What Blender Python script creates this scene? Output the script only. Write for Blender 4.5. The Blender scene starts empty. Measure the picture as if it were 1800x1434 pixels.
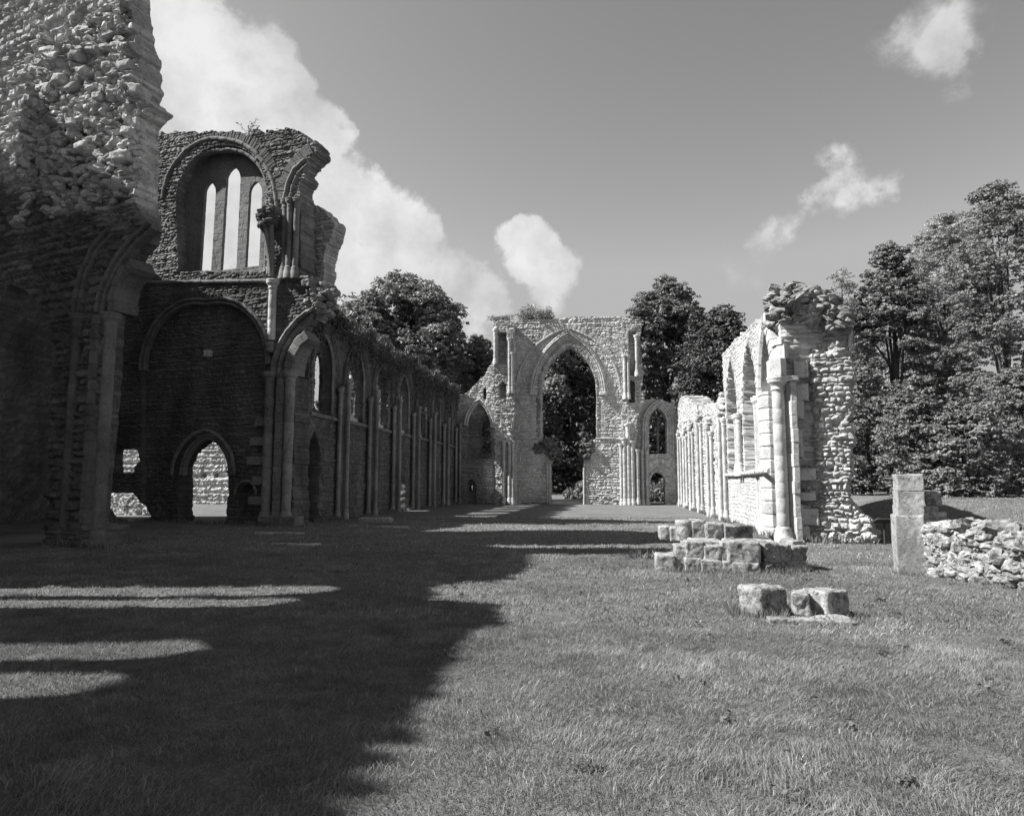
import bpy, math, random
import numpy as np
random.seed(5); RNG=np.random.default_rng(11)
sc=bpy.context.scene
COL=sc.collection

# ------------------------------------------------------------------ camera geometry
F=1250.0; VX=1080.0; VY=850.0; H=1.65
A_=math.atan((VX-900)/F); P_=math.atan((VY-717)/F)
FW=np.array([-math.sin(A_)*math.cos(P_),math.cos(A_)*math.cos(P_),math.sin(P_)])
RT=np.array([math.cos(A_),math.sin(A_),0.0]); UP=np.cross(RT,FW)
SUNK=0.22                                    # sun travels along (1, SUNK, -1)
def ray(x,y): return FW*F+RT*(x-900)-UP*(y-717)

class Plane:
    """vertical wall plane: o + u*ud + z*v, n points to the side we look at"""
    def __init__(s,o,ud,n):
        s.o=np.array([o[0],o[1],0.0]); s.ud=np.array([ud[0],ud[1],0.0]); s.n=np.array([n[0],n[1],0.0])
    def at(s,px,py):
        d=ray(px,py); t=((s.o-np.array([0,0,H]))@s.n)/(d@s.n); p=np.array([0,0,H])+d*t
        return (float((p-s.o)@s.ud),float(p[2]))
    def ats(s,l): return [s.at(*p) for p in l]
    def w(s,u,v,d):
        u=np.asarray(u,float); v=np.asarray(v,float); d=np.asarray(d,float)
        u,v,d=np.broadcast_arrays(u,v,d)
        P=s.o+u[...,None]*s.ud+d[...,None]*s.n
        P=P.copy(); P[...,2]=v; return P
def YP(y): return Plane((0,y),(1,0),(0,-1))
def XP(x,sgn): return Plane((x,0),(0,1),(sgn,0))
def RP(x,y,k):
    m=math.hypot(1,k); return Plane((x,y),(1/m,-k/m),(-k/m,-1/m))
def pw(pl,px,py,d=0.0):
    b=pl.at(px,py); return pl.w(b[0],b[1],d)
def ground_at(px,py,z=0.0):
    d=ray(px,py); t=(z-H)/d[2]; return (d[0]*t,d[1]*t)

# ------------------------------------------------------------------ noise
def hsh(i,j=0,k=0,s=0):
    i=np.asarray(i).astype(np.int64); j=np.asarray(j).astype(np.int64); k=np.asarray(k).astype(np.int64)
    h=(i*374761393+j*668265263+k*2147483647+s*974634777)&0xFFFFFFFF
    h=((h^(h>>13))*1274126177)&0xFFFFFFFF
    h=((h^(h>>16))*2246822519)&0xFFFFFFFF
    h=h^(h>>15)
    return (h&0xFFFFFF)/float(0xFFFFFF)
def vnoise(x,y,z=0.0,s=0):
    x=np.asarray(x,float); y=np.asarray(y,float); z=np.asarray(z,float)
    x,y,z=np.broadcast_arrays(x,y,z)
    i=np.floor(x);j=np.floor(y);k=np.floor(z)
    f=x-i;g=y-j;h=z-k; f=f*f*(3-2*f);g=g*g*(3-2*g);h=h*h*(3-2*h)
    r=0
    for a in(0,1):
        for b in(0,1):
            for c in(0,1):
                r=r+hsh(i+a,j+b,k+c,s)*(f if a else 1-f)*(g if b else 1-g)*(h if c else 1-h)
    return r*2-1
def fbm(x,y,z=0.0,s=0,o=3):
    r=0;a=1;t=0
    for q in range(o):
        r=r+a*vnoise(np.asarray(x)*2**q+q*7.3,np.asarray(y)*2**q,np.asarray(z)*2**q,s+q);t+=a;a*=.5
    return r/t
def sst(a,b,x):
    t=np.clip((x-a)/(b-a),0,1); return t*t*(3-2*t)

# ------------------------------------------------------------------ stone patterns: return height 0..1 and albedo tone
def coursed(u,v,s=0,rh=(.10,.21),rw=(.2,.5),joint=.022,amp=.06,wob=.05,missing=.05):
    """courses of roughly squared rubble"""
    rr=random.Random(900+s); ed=[-6.0]
    while ed[-1]<24: ed.append(ed[-1]+rr.uniform(*rh))
    ed=np.array(ed)
    uu=u+wob*fbm(u*1.7,v*1.7,3.1,s); vv=v+wob*fbm(u*1.1,v*2.0,9.7,s+3)+wob*.4*vnoise(u*7,v*7,1.,s+2)
    r=np.clip(np.searchsorted(ed,vv)-1,0,len(ed)-2)
    hh=ed[r+1]-ed[r]; dv=np.minimum(vv-ed[r],ed[r+1]-vv)
    w=rw[0]+(rw[1]-rw[0])*hsh(r,5,0,s)
    x=uu/w+hsh(r,9,0,s)*9
    c=np.floor(x); f=x-c
    j0=.35*(hsh(r,c,1,s)-.5); j1=1+.35*(hsh(r,c+1,1,s)-.5)
    c2=np.where(f<j0,c-1,np.where(f>j1,c+1,c))
    lo=(c2-c)+.35*(hsh(r,c2,1,s)-.5); hi=(c2-c)+1+.35*(hsh(r,c2+1,1,s)-.5)
    du=np.minimum(f-lo,hi-f)*w
    e=np.minimum(du,dv)
    prof=sst(0.0,joint*1.9,e-joint*.3)
    hs=hsh(r,c2,2,s); ht=hsh(r,c2,3,s)
    gone=(hsh(r,c2,4,s)<missing)
    h=prof*(.35+.65*hs)
    h=np.where(gone,-.55*prof,h)
    # each stone face tips its own way
    h=h+prof*((hsh(r,c2,6,s)-.5)*1.6*(f-.5)+(hsh(r,c2,7,s)-.5)*1.2*((vv-ed[r])/hh-.5))
    h=h*amp+amp*.35*fbm(u*6,v*6,0,s+1)
    tone=(.72+.5*ht)*prof+(1-prof)*.78
    return h,tone
def ashlar(u,v,s=0,rh=(.27,.34),rw=(.4,.7),amp=.012):
    h,t=coursed(u,v,s,rh,rw,joint=.008,amp=1.0,wob=.008,missing=.0)
    rr=fbm(u*5,v*5,0,s)
    return amp*h+.012*rr, .93+.12*(t-.9)
def lumpy(u,v,s=0,amp=.1):
    """torn rubble core: irregular stones, no courses"""
    h1,t1=coursed(u+.25*fbm(u*2,v*2,0,s),v+.25*fbm(u*2,v*2,5,s),s,(.12,.28),(.16,.42),.03,amp,.12,.12)
    return h1+amp*.9*fbm(u*1.6,v*1.6,2,s+5),t1
PAT=dict(coursed=coursed,ashlar=ashlar,lumpy=lumpy)

# ------------------------------------------------------------------ materials (the print is monochrome: every colour is a grey)
def new_mat(name):
    m=bpy.data.materials.new(name); m.use_nodes=True; nt=m.node_tree; nt.nodes.clear(); return m,nt
def nd(nt,t,**k):
    n=nt.nodes.new(t)
    for a,b in k.items(): setattr(n,a,b)
    return n
def stone_mat(name,base,stain=.35,fine=.25,bump=.5,lichen=.2,darkl=.35):
    m,nt=new_mat(name); L=nt.links.new
    out=nd(nt,'ShaderNodeOutputMaterial'); bs=nd(nt,'ShaderNodeBsdfPrincipled'); L(bs.outputs[0],out.inputs[0])
    bs.inputs['Roughness'].default_value=.95; bs.inputs['Specular IOR Level'].default_value=.15
    geo=nd(nt,'ShaderNodeNewGeometry'); at=nd(nt,'ShaderNodeAttribute',attribute_name='tone')
    def noise(sc_,det=4,ro=.6,st=None):
        n=nd(nt,'ShaderNodeTexNoise'); n.inputs['Scale'].default_value=sc_; n.inputs['Detail'].default_value=det; n.inputs['Roughness'].default_value=ro
        if st:
            mp=nd(nt,'ShaderNodeMapping'); mp.inputs['Scale'].default_value=st; L(geo.outputs['Position'],mp.inputs[0]); L(mp.outputs[0],n.inputs[0])
        else: L(geo.outputs['Position'],n.inputs[0])
        return n.outputs[0]
    def mr(src,a,b,c,d):
        n=nd(nt,'ShaderNodeMapRange'); L(src,n.inputs[0])
        for i,q in enumerate((a,b,c,d)): n.inputs[1+i].default_value=q
        return n.outputs[0]
    def mul(a,b):
        n=nd(nt,'ShaderNodeMath',operation='MULTIPLY'); L(a,n.inputs[0])
        if isinstance(b,float): n.inputs[1].default_value=b
        else: L(b,n.inputs[1])
        return n.outputs[0]
    v=mul(at.outputs['Fac'],float(base))
    v=mul(v,mr(noise(.7,5,.65,(1,1,.45)),.32,.68,1-stain,1+stain*.6))       # large weather stains, drawn down the wall
    v=mul(v,mr(noise(14,5,.7),.3,.7,1-fine,1+fine))
    sp=noise(5.5,6,.78); v=mul(v,mr(sp,.5+.06*(lichen<.5),.6,1.0,1-lichen))
    v=mul(v,mr(noise(22,4,.7),.56,.64,1.0,1-lichen*.6))              # dark lichen spots
    sp2=noise(8.5,5,.8); v=mul(v,mr(sp2,.62,.7,1.0,1+darkl))               # pale lichen spots
    cc=nd(nt,'ShaderNodeCombineColor'); [L(v,cc.inputs[i]) for i in range(3)]
    L(cc.outputs[0],bs.inputs['Base Color'])
    b1=nd(nt,'ShaderNodeBump'); b1.inputs['Strength'].default_value=bump; b1.inputs['Distance'].default_value=.05
    L(noise(9,8,.72),b1.inputs['Height'])
    b2=nd(nt,'ShaderNodeBump'); b2.inputs['Strength'].default_value=bump*.8; b2.inputs['Distance'].default_value=.012
    L(noise(42,5,.7),b2.inputs['Height']); L(b1.outputs[0],b2.inputs['Normal']); L(b2.outputs[0],bs.inputs['Normal'])
    return m
def leaf_mat(name,base,var=.4,trans=.25,spec=.25):
    m,nt=new_mat(name); L=nt.links.new
    out=nd(nt,'ShaderNodeOutputMaterial'); bs=nd(nt,'ShaderNodeBsdfPrincipled')
    at=nd(nt,'ShaderNodeAttribute',attribute_name='tone')
    mu=nd(nt,'ShaderNodeMath',operation='MULTIPLY'); L(at.outputs['Fac'],mu.inputs[0]); mu.inputs[1].default_value=base
    cc=nd(nt,'ShaderNodeCombineColor'); [L(mu.outputs[0],cc.inputs[i]) for i in range(3)]
    L(cc.outputs[0],bs.inputs['Base Color']); bs.inputs['Roughness'].default_value=.5; bs.inputs['Specular IOR Level'].default_value=spec
    tr=nd(nt,'ShaderNodeBsdfTranslucent'); L(cc.outputs[0],tr.inputs[0])
    mx=nd(nt,'ShaderNodeMixShader'); mx.inputs[0].default_value=trans; L(bs.outputs[0],mx.inputs[1]); L(tr.outputs[0],mx.inputs[2]); L(mx.outputs[0],out.inputs[0])
    return m
M={}
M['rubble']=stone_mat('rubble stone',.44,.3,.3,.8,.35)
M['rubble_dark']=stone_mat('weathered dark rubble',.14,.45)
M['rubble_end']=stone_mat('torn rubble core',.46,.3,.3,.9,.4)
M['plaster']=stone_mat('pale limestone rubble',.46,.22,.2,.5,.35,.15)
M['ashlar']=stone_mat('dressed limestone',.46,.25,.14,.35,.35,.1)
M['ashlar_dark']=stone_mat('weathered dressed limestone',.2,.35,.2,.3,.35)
M['block']=stone_mat('lichened limestone block',.38,.35,.35,1.0,.62,.3)
M['rubble_west']=stone_mat('west front rubble',.50,.3,.25,.6,.3)
M['pillar']=stone_mat('streaked limestone',.32,.55,.3,.5,.4,.2)
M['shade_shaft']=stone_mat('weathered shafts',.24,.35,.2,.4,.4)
M['bark']=stone_mat('bark',.09,.3,.3,.9)
M['board']=stone_mat('dark painted metal',.05,.1,.1,.05,0,0)

# ------------------------------------------------------------------ mesh helpers
def put(o,parent=None):
    COL.objects.link(o)
    if parent is not None: o.parent=parent
    return o
def mesh_np(name,V,faces,mat,parent=None,tone=None,smooth=False):
    """faces: list of int arrays (m,k)"""
    me=bpy.data.meshes.new(name); V=np.asarray(V,np.float32)
    me.vertices.add(len(V)); me.vertices.foreach_set('co',V.ravel())
    faces=[np.asarray(f,np.int32) for f in faces if len(f)]
    nl=sum(f.size for f in faces); nf=sum(len(f) for f in faces)
    me.loops.add(nl); me.polygons.add(nf)
    me.loops.foreach_set('vertex_index',np.concatenate([f.ravel() for f in faces]))
    tot=np.concatenate([np.full(len(f),f.shape[1]) for f in faces]); st=np.concatenate([[0],np.cumsum(tot)[:-1]])
    me.polygons.foreach_set('loop_start',st.astype(np.int32))
    me.polygons.foreach_set('use_smooth',np.full(nf,smooth))
    me.update(calc_edges=True)
    at=me.attributes.new('tone','FLOAT','POINT')
    at.data.foreach_set('value',np.asarray(tone if tone is not None else np.ones(len(V)),np.float32).ravel())
    me.materials.append(mat)
    o=bpy.data.objects.new(name,me); return put(o,parent)
def tag(o,label=None,cat=None,group=None,kind=None):
    if label: o['label']=label
    if cat: o['category']=cat
    if group: o['group']=group
    if kind: o['kind']=kind
    return o
def thing(name,label,cat,loc=(0,0,0),group=None):
    o=bpy.data.objects.new(name,None); o.empty_display_size=.3; put(o); o['_l']=0
    del o['_l']
    return tag(o,label,cat,group)

def sd_poly(U,V,poly):
    """signed distance, + inside"""
    D=np.full(U.shape,1e9); ins=np.zeros(U.shape,bool); n=len(poly)
    for i in range(n):
        x0,y0=poly[i]; x1,y1=poly[(i+1)%n]; dx=x1-x0; dy=y1-y0; L2=dx*dx+dy*dy+1e-12
        t=np.clip(((U-x0)*dx+(V-y0)*dy)/L2,0,1)
        D=np.minimum(D,(U-x0-t*dx)**2+(V-y0-t*dy)**2)
        if y0!=y1:
            c=((y0>V)!=(y1>V))&(U<(x1-x0)*(V-y0)/(y1-y0)+x0); ins^=c
    D=np.sqrt(D); return np.where(ins,D,-D)

def relief(name,pl,outline,mat,parent=None,holes=(),th=1.5,res=.06,rag=.12,recess=(),pat='coursed',seed=0,amp=None,bulge=None,side=.05,patkw=None,patch=None):
    """thick masonry wall with real stone relief on its seen face, torn edges and real openings.
    holes: (poly,rag); recess: (poly,depth,rag)"""
    P=np.array(outline); u0,v0=P.min(0)-rag-.05; u1,v1=P.max(0)+rag+.05
    nu=int((u1-u0)/res)+1; nv=int((v1-v0)/res)+1
    U,V=np.meshgrid(u0+np.arange(nu+1)*res,v0+np.arange(nv+1)*res)
    kw=dict(patkw or {}); 
    if amp is not None: kw['amp']=amp
    h,t=PAT[pat](U,V,seed,**kw)
    nz=.55*fbm(U*2.2,V*2.2,4,seed+50)+.45*vnoise(U*6,V*6,7,seed+51)+.5*(h/(abs(h).max()+1e-6))
    Fd=sd_poly(U,V,outline)+rag*nz-rag*.1
    for hp,hr in holes: Fd=np.minimum(Fd,-(sd_poly(U,V,hp)+hr*nz))
    d=h.copy()
    for rp,dep,rr in recess:
        d=d-dep*sst(-.02,.05,sd_poly(U,V,rp)+rr*nz)
    if bulge is not None: d=d+bulge(U,V)
    if patch is not None: t=t*patch(U,V)
    K=(Fd[:-1,:-1]+Fd[1:,:-1]+Fd[:-1,1:]+Fd[1:,1:])>0
    gv,gu=np.gradient(Fd,res); g=np.sqrt(gu**2+gv**2)+1e-6
    used=np.zeros(U.shape,bool); full=np.ones(U.shape,bool)
    for a in(0,1):
        for b in(0,1):
            used[a:a+nv,b:b+nu]|=K
            q=np.zeros(U.shape,bool); q[a:a+nv,b:b+nu]=K; full&=q
    bd=used&~full
    mv=np.clip(Fd,-.9*res,.9*res)
    U2=np.where(bd,U-mv*gu/g,U); V2=np.where(bd,V-mv*gv/g,V)
    idx=-np.ones(U.shape,np.int64); n=int(used.sum()); idx[used]=np.arange(n)
    fu,fv,fd,ft=U2[used],V2[used],d[used],t[used]
    j,i=np.nonzero(K)
    q=np.stack([idx[j,i],idx[j,i+1],idx[j+1,i+1],idx[j+1,i]],1)
    # boundary strips
    nb=int(bd.sum()); bid=-np.ones(U.shape,np.int64); bid[bd]=np.arange(nb)
    bu,bv,bdp,bt=U2[bd],V2[bd],d[bd],t[bd]; gub,gvb=(gu/g)[bd],(gv/g)[bd]
    lay=max(2,int(th/.16)); VS=[];TS=[]
    for k in range(1,lay+1):
        f=k/lay; dd=bdp*(1-f)+(-th)*f
        o=side*1.6*(fbm(bu*3+bv*1.3,bv*5,dd*4,seed+70)) if k<lay+1 else 0
        VS.append((bu-gub*o,bv-gvb*o,dd)); TS.append(bt*(.85+.3*hsh(np.floor(bu*3+dd*2.5),np.floor(bv*5),k,seed)))
    alluv=[(fu,fv,fd)]+VS
    base=n
    Vv=np.concatenate([pl.w(a,b,c) for a,b,c in alluv]); T=np.concatenate([ft]+TS)
    Ed=[]
    Kp=np.zeros((nv+2,nu+2),bool); Kp[1:-1,1:-1]=K
    a,b=np.nonzero(Kp[1:-1,1:]!=Kp[1:-1,:-1]); s=Kp[1:-1,1:][a,b]          # vertical edges at col b, rows a..a+1
    e=np.stack([np.where(s,a+1,a),b,np.where(s,a,a+1),b],1); Ed.append(e)
    a,b=np.nonzero(Kp[1:,1:-1]!=Kp[:-1,1:-1]); s=Kp[1:,1:-1][a,b]
    e=np.stack([a,np.where(s,b,b+1),a,np.where(s,b+1,b)],1); Ed.append(e)
    E=np.concatenate(Ed); f0=idx[E[:,0],E[:,1]]; f1=idx[E[:,2],E[:,3]]; b0=bid[E[:,0],E[:,1]]; b1=bid[E[:,2],E[:,3]]
    Q=[q]
    p0,p1=f0,f1
    for k in range(lay):
        n0=base+k*nb+b0; n1=base+k*nb+b1
        Q.append(np.stack([p0,n0,n1,p1],1)); p0,p1=n0,n1
    # back face
    bb=base+lay*nb; bk=pl.w(fu,fv,np.full(n,-th)); 
    # boundary verts of the back use the last side layer
    mp=np.arange(n)+bb; fb=idx[bd]; mp[fb]=base+(lay-1)*nb+np.arange(nb)
    Vv=np.concatenate([Vv,bk]); T=np.concatenate([T,ft])
    Q.append(mp[q[:,::-1]])
    return mesh_np(name,Vv,Q,mat,parent,T)

def arch_pts(u0,v0,u1,v1,ap,n=14,drop=None):
    """pointed arch from spring (u0,v0) to spring (u1,v1), apex height ap; list left->right"""
    um=(u0+u1)/2
    def half(ua,va):
        w=abs(um-ua); hgt=ap-va
        # circle centre on the springing line through (ua,va) and (um,ap)
        R=(w*w+hgt*hgt)/(2*w); c=ua+R*(1 if um>ua else -1)
        a1=math.asin(min(1,hgt/R)) if R>=w else math.pi-math.asin(min(1,hgt/R))
        sg=-1 if um>ua else 1
        return [(c+sg*R*math.cos(a1*k/n),va+R*math.sin(a1*k/n)) for k in range(n+1)]
    L=half(u0,v0); Rr=half(u1,v1)[::-1]
    return L+Rr[1:]
def resample(p,step):
    p=np.array(p,float); s=np.concatenate([[0],np.cumsum(np.hypot(*np.diff(p,axis=0).T))]); n=max(2,int(s[-1]/step)+1)
    t=np.linspace(0,s[-1],n); return np.stack([np.interp(t,s,p[:,0]),np.interp(t,s,p[:,1])],1),t
def roll(r,c=(0,0),n=7,a0=-90,a1=90):
    return [(c[0]+r*math.sin(math.radians(a0+(a1-a0)*k/(n-1))),c[1]+r*math.cos(math.radians(a0+(a1-a0)*k/(n-1)))) for k in range(n)]
def boxprof(w,d0,d1,ch=.04): # a across, b outward
    return [(-w/2,d0),(-w/2,d1-ch),(-w/2+ch,d1),(w/2-ch,d1),(w/2,d1-ch),(w/2,d0)]
def orders(w,d,n=2):
    """stepped roll-and-hollow arch moulding of width w and projection d (across, outward)"""
    p=[(-w/2,-.15)]
    for k in range(n):
        c=-w/2+w*(k+.5)/n; r=w/n*.42; p+=roll(r,(c,d*(1-.35*k)-r),5); 
        if k<n-1: p.append((c+r*1.15,d*(1-.35*k)-r*2))
    p+=[(w/2,-.15)]; return p
def sweep(name,pl,path,prof,mat,parent,block=.38,step=.1,d0=0.0,rough=.008,seed=0,jit=.012):
    pts,t=resample(path,step); n=len(pts); pr=np.array(prof); m=len(pr)
    tg=np.gradient(pts,axis=0); tg/=np.linalg.norm(tg,axis=1)[:,None]+1e-9; nr=np.stack([tg[:,1],-tg[:,0]],1)
    rings=[];tones=[]
    def ring(i,sc_,bi):
        j=(hsh(bi,3,0,seed)-.5)*2*jit
        a=pr[:,0]*sc_; b=pr[:,1]*(1 if sc_==1 else .97)-(0 if sc_==1 else .018)
        uu=pts[i,0]+nr[i,0]*(a+j); vv=pts[i,1]+nr[i,1]*(a+j)
        b=b+rough*fbm(uu*5,vv*5,b*6,seed)*2+(hsh(bi,4,0,seed)-.5)*jit
        rings.append(pl.w(uu,vv,b+d0)); tones.append(np.full(m,(.82+.3*hsh(bi,1,0,seed))*(1 if sc_==1 else .8)))
    for i in range(n):
        bi=int(t[i]/block+.37*hsh(0,0,0,seed)); pb=int(t[i-1]/block+.37*hsh(0,0,0,seed)) if i else bi
        if bi!=pb: ring(i,.965,bi)
        ring(i,1,bi)
    R=len(rings); V=np.concatenate(rings); T=np.concatenate(tones)
    i,j=np.meshgrid(np.arange(R-1),np.arange(m),indexing='ij'); j2=(j+1)%m
    q=np.stack([i*m+j,i*m+j2,(i+1)*m+j2,(i+1)*m+j],-1).reshape(-1,4)
    Fc=[q]
    # end caps as fans
    c0=len(V); V=np.concatenate([V,[rings[0].mean(0),rings[-1].mean(0)]]); T=np.concatenate([T,[.9,.9]])
    k=np.arange(m); Fc.append(np.stack([np.full(m,c0),(k+1)%m,k],1)); e=(R-1)*m; Fc.append(np.stack([np.full(m,c0+1),e+k,e+(k+1)%m],1))
    return mesh_np(name,V,Fc,mat,parent,T)
def shaft(pl,u,v0,v1,r,d,mat,parent,cap=True,base=True,drum=.42,seg=12,seed=0,name='shaft',wear=.006):
    """round shaft of drums with bell capital and moulded base"""
    z=[];rr=[];bl=[]
    def a(zz,q,b): z.append(zz);rr.append(q);bl.append(b)
    z0=v0
    if base:
        a(v0-.1,r*1.5,0);a(v0+.18,r*1.5,0);a(v0+.2,r*1.35,0);a(v0+.26,r*1.42,0);a(v0+.31,r*1.2,1);a(v0+.36,r*1.28,1);a(v0+.42,r*1.05,1); z0=v0+.42
    top=v1-(.38 if cap else 0); k=0; zz=z0
    rr_=random.Random(seed*31+7)
    while zz<top-.05:
        nx=min(top,zz+drum*rr_.uniform(.75,1.3)); q=r*(1+rr_.uniform(-.015,.015)); k+=1
        a(zz+.006,q*.97,k+1);a(zz+.02,q,k+1);a((zz+nx)/2,q,k+1);a(nx-.02,q,k+1); zz=nx
    if cap:
        a(top,r*1.0,50);a(top+.03,r*1.25,50);a(top+.06,r*1.05,50);a(top+.16,r*1.2,50);a(top+.22,r*1.55,51);a(top+.27,r*1.7,51);a(top+.29,r*1.5,51);a(top+.33,r*1.8,51);a(top+.38,r*1.75,51)
    z=np.array(z);rr=np.array(rr);th=np.arange(seg)*2*math.pi/seg
    Z,TH=np.meshgrid(z,th,indexing='ij'); R=rr[:,None]*np.ones_like(TH)
    R=R+wear*fbm(TH*2+Z*1.3,Z*6,u,seed)*1.5-wear*3*np.maximum(0,fbm(TH*1.5,Z*2.5,u,seed+4)-.35)*8*.5
    V=pl.w(u+R*np.cos(TH),Z,d+R*np.sin(TH)).reshape(-1,3)
    T=(.86+.26*hsh(np.array(bl),2,0,seed))[:,None]*np.ones_like(TH)
    m=seg;n=len(z); i,j=np.meshgrid(np.arange(n-1),np.arange(m),indexing='ij'); j2=(j+1)%m
    q=np.stack([i*m+j,i*m+j2,(i+1)*m+j2,(i+1)*m+j],-1).reshape(-1,4)
    e=(n-1)*m; c=len(V); V=np.concatenate([V,[pl.w(u,z[-1],d)]]); k=np.arange(m)
    return mesh_np(name,V,[q,np.stack([np.full(m,c),e+k,e+(k+1)%m],1)],mat,parent,np.concatenate([T.ravel(),[.9]]),smooth=True)
def block(name,c,size,mat,parent=None,rz=0,seed=0,n=9,rnd=.16,rough=.03,tilt=(0,0),tone=1.0,chip=.5):
    """a worn stone block: rounded, chipped cube grid"""
    V=[];Fq=[];g=np.linspace(-1,1,n)
    g=np.sign(g)*np.abs(g)**.8
    for ax in range(3):
        for s in(-1,1):
            a,b=np.meshgrid(g,g,indexing='ij'); p=np.zeros((n,n,3)); p[...,ax]=s; p[...,(ax+1)%3]=a; p[...,(ax+2)%3]=b*s
            b0=sum(len(x) for x in V); V.append(p.reshape(-1,3))
            i,j=np.meshgrid(np.arange(n-1),np.arange(n-1),indexing='ij')
            Fq.append(np.stack([b0+i*n+j,b0+(i+1)*n+j,b0+(i+1)*n+j+1,b0+i*n+j+1],-1).reshape(-1,4))
    P=np.concatenate(V); hs=np.array(size)/2; mn=hs.min()
    Q=P*hs; inner=np.clip(Q,-(hs-mn*rnd*1.6),hs-mn*rnd*1.6); dl=Q-inner; L=np.linalg.norm(dl,axis=1)[:,None]+1e-9
    Q=inner+dl/L*np.minimum(L,mn*rnd*1.6)
    o=np.array(c)*3.1+seed*1.7
    nn=P/np.linalg.norm(P,axis=1)[:,None]
    dsp=fbm(Q[:,0]*3+o[0],Q[:,1]*3+o[1],Q[:,2]*3+o[2],seed,4)*rough*1.6+fbm(Q[:,0]*13+o[0],Q[:,1]*13,Q[:,2]*13,seed+1)*rough*.7
    ck=np.maximum(0,fbm(Q[:,0]*2.2+o[1],Q[:,1]*2.2+o[2],Q[:,2]*2.2,seed+9,3)-.25)*chip*mn*.8
    Q=Q+nn*(dsp-ck)[:,None]
    ca,sa=math.cos(rz),math.sin(rz); tx,ty=tilt
    x,y,z=Q.T; y,z=y*math.cos(tx)-z*math.sin(tx),y*math.sin(tx)+z*math.cos(tx); x,z=x*math.cos(ty)+z*math.sin(ty),-x*math.sin(ty)+z*math.cos(ty)
    Q=np.stack([x*ca-y*sa,x*sa+y*ca,z],1)+np.array(c)
    # weld by index map
    key=np.round(P*1e4).astype(np.int64); _,first,inv=np.unique(key,axis=0,return_index=True,return_inverse=True); inv=inv.ravel()
    return mesh_np(name,Q[first],[inv[f] for f in Fq],mat,parent,np.full(len(first),tone),smooth=True)
def rubble_mass(name,C,S,mat,parent=None,seed=0,flat=.6,n=4):
    """many torn stones heaped into one lump of masonry"""
    rng=np.random.default_rng(seed); V=[];Q=[];T=[];b=0
    g=np.linspace(-1,1,n); base=[];F_=[]
    for ax in range(3):
        for s in(-1,1):
            a,c=np.meshgrid(g,g,indexing='ij'); p=np.zeros((n,n,3)); p[...,ax]=s; p[...,(ax+1)%3]=a; p[...,(ax+2)%3]=c*s
            b0=len(base)*n*n; base.append(p.reshape(-1,3)); i,j=np.meshgrid(np.arange(n-1),np.arange(n-1),indexing='ij')
            F_.append(np.stack([b0+i*n+j,b0+(i+1)*n+j,b0+(i+1)*n+j+1,b0+i*n+j+1],-1).reshape(-1,4))
    P=np.concatenate(base); F_=np.concatenate(F_); key=np.round(P*1e4).astype(np.int64); _,first,inv=np.unique(key,axis=0,return_index=True,return_inverse=True); inv=inv.ravel(); P=P[first]; F_=inv[F_]
    Pn=P/np.linalg.norm(P,axis=1)[:,None]; P=P*.45+Pn*.75
    for k in range(len(C)):
        s=S[k]*np.array([rng.uniform(.8,1.5),rng.uniform(.8,1.4),flat*rng.uniform(.7,1.3)])*.5
        q=P*s*(1+rng.uniform(-.16,.16,len(P)))[:,None]; A=rng.uniform(0,6.28); t1,t2=rng.normal(0,.3,2)
        x,y,z=q.T; x,z=x*math.cos(t1)-z*math.sin(t1),x*math.sin(t1)+z*math.cos(t1); y,z=y*math.cos(t2)-z*math.sin(t2),y*math.sin(t2)+z*math.cos(t2)
        V.append(np.stack([x*math.cos(A)-y*math.sin(A),x*math.sin(A)+y*math.cos(A),z],1)+C[k]); Q.append(F_+b); T.append(np.full(len(P),rng.uniform(.65,1.2))); b+=len(P)
    return mesh_np(name,np.concatenate(V),Q,mat,parent,np.concatenate(T))
def scatter_box(c,half,n,seed,shell=True):
    rng=np.random.default_rng(seed); d=rng.normal(0,1,(n,3)); d/=np.linalg.norm(d,axis=1)[:,None]
    return np.array(c)+d*np.array(half)*rng.uniform(.75 if shell else .2,1,n)[:,None]
def tube(pts,rad,seg=7):
    pts=np.array(pts,float); n=len(pts); tg=np.gradient(pts,axis=0); tg/=np.linalg.norm(tg,axis=1)[:,None]+1e-9
    a=np.cross(tg,[.3,.2,.93]); a/=np.linalg.norm(a,axis=1)[:,None]+1e-9; b=np.cross(tg,a)
    th=np.arange(seg)*2*math.pi/seg; rad=np.array(rad)[:,None,None]
    V=(pts[:,None,:]+rad*(np.cos(th)[None,:,None]*a[:,None,:]+np.sin(th)[None,:,None]*b[:,None,:])).reshape(-1,3)
    i,j=np.meshgrid(np.arange(n-1),np.arange(seg),indexing='ij'); j2=(j+1)%seg
    return V,np.stack([i*seg+j,i*seg+j2,(i+1)*seg+j2,(i+1)*seg+j],-1).reshape(-1,4)
def tubes(name,lst,mat,parent):
    V=[];Q=[];b=0
    for p,r in lst:
        v,q=tube(p,r); V.append(v);Q.append(q+b);b+=len(v)
    return mesh_np(name,np.concatenate(V),Q,mat,parent,smooth=True)

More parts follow.
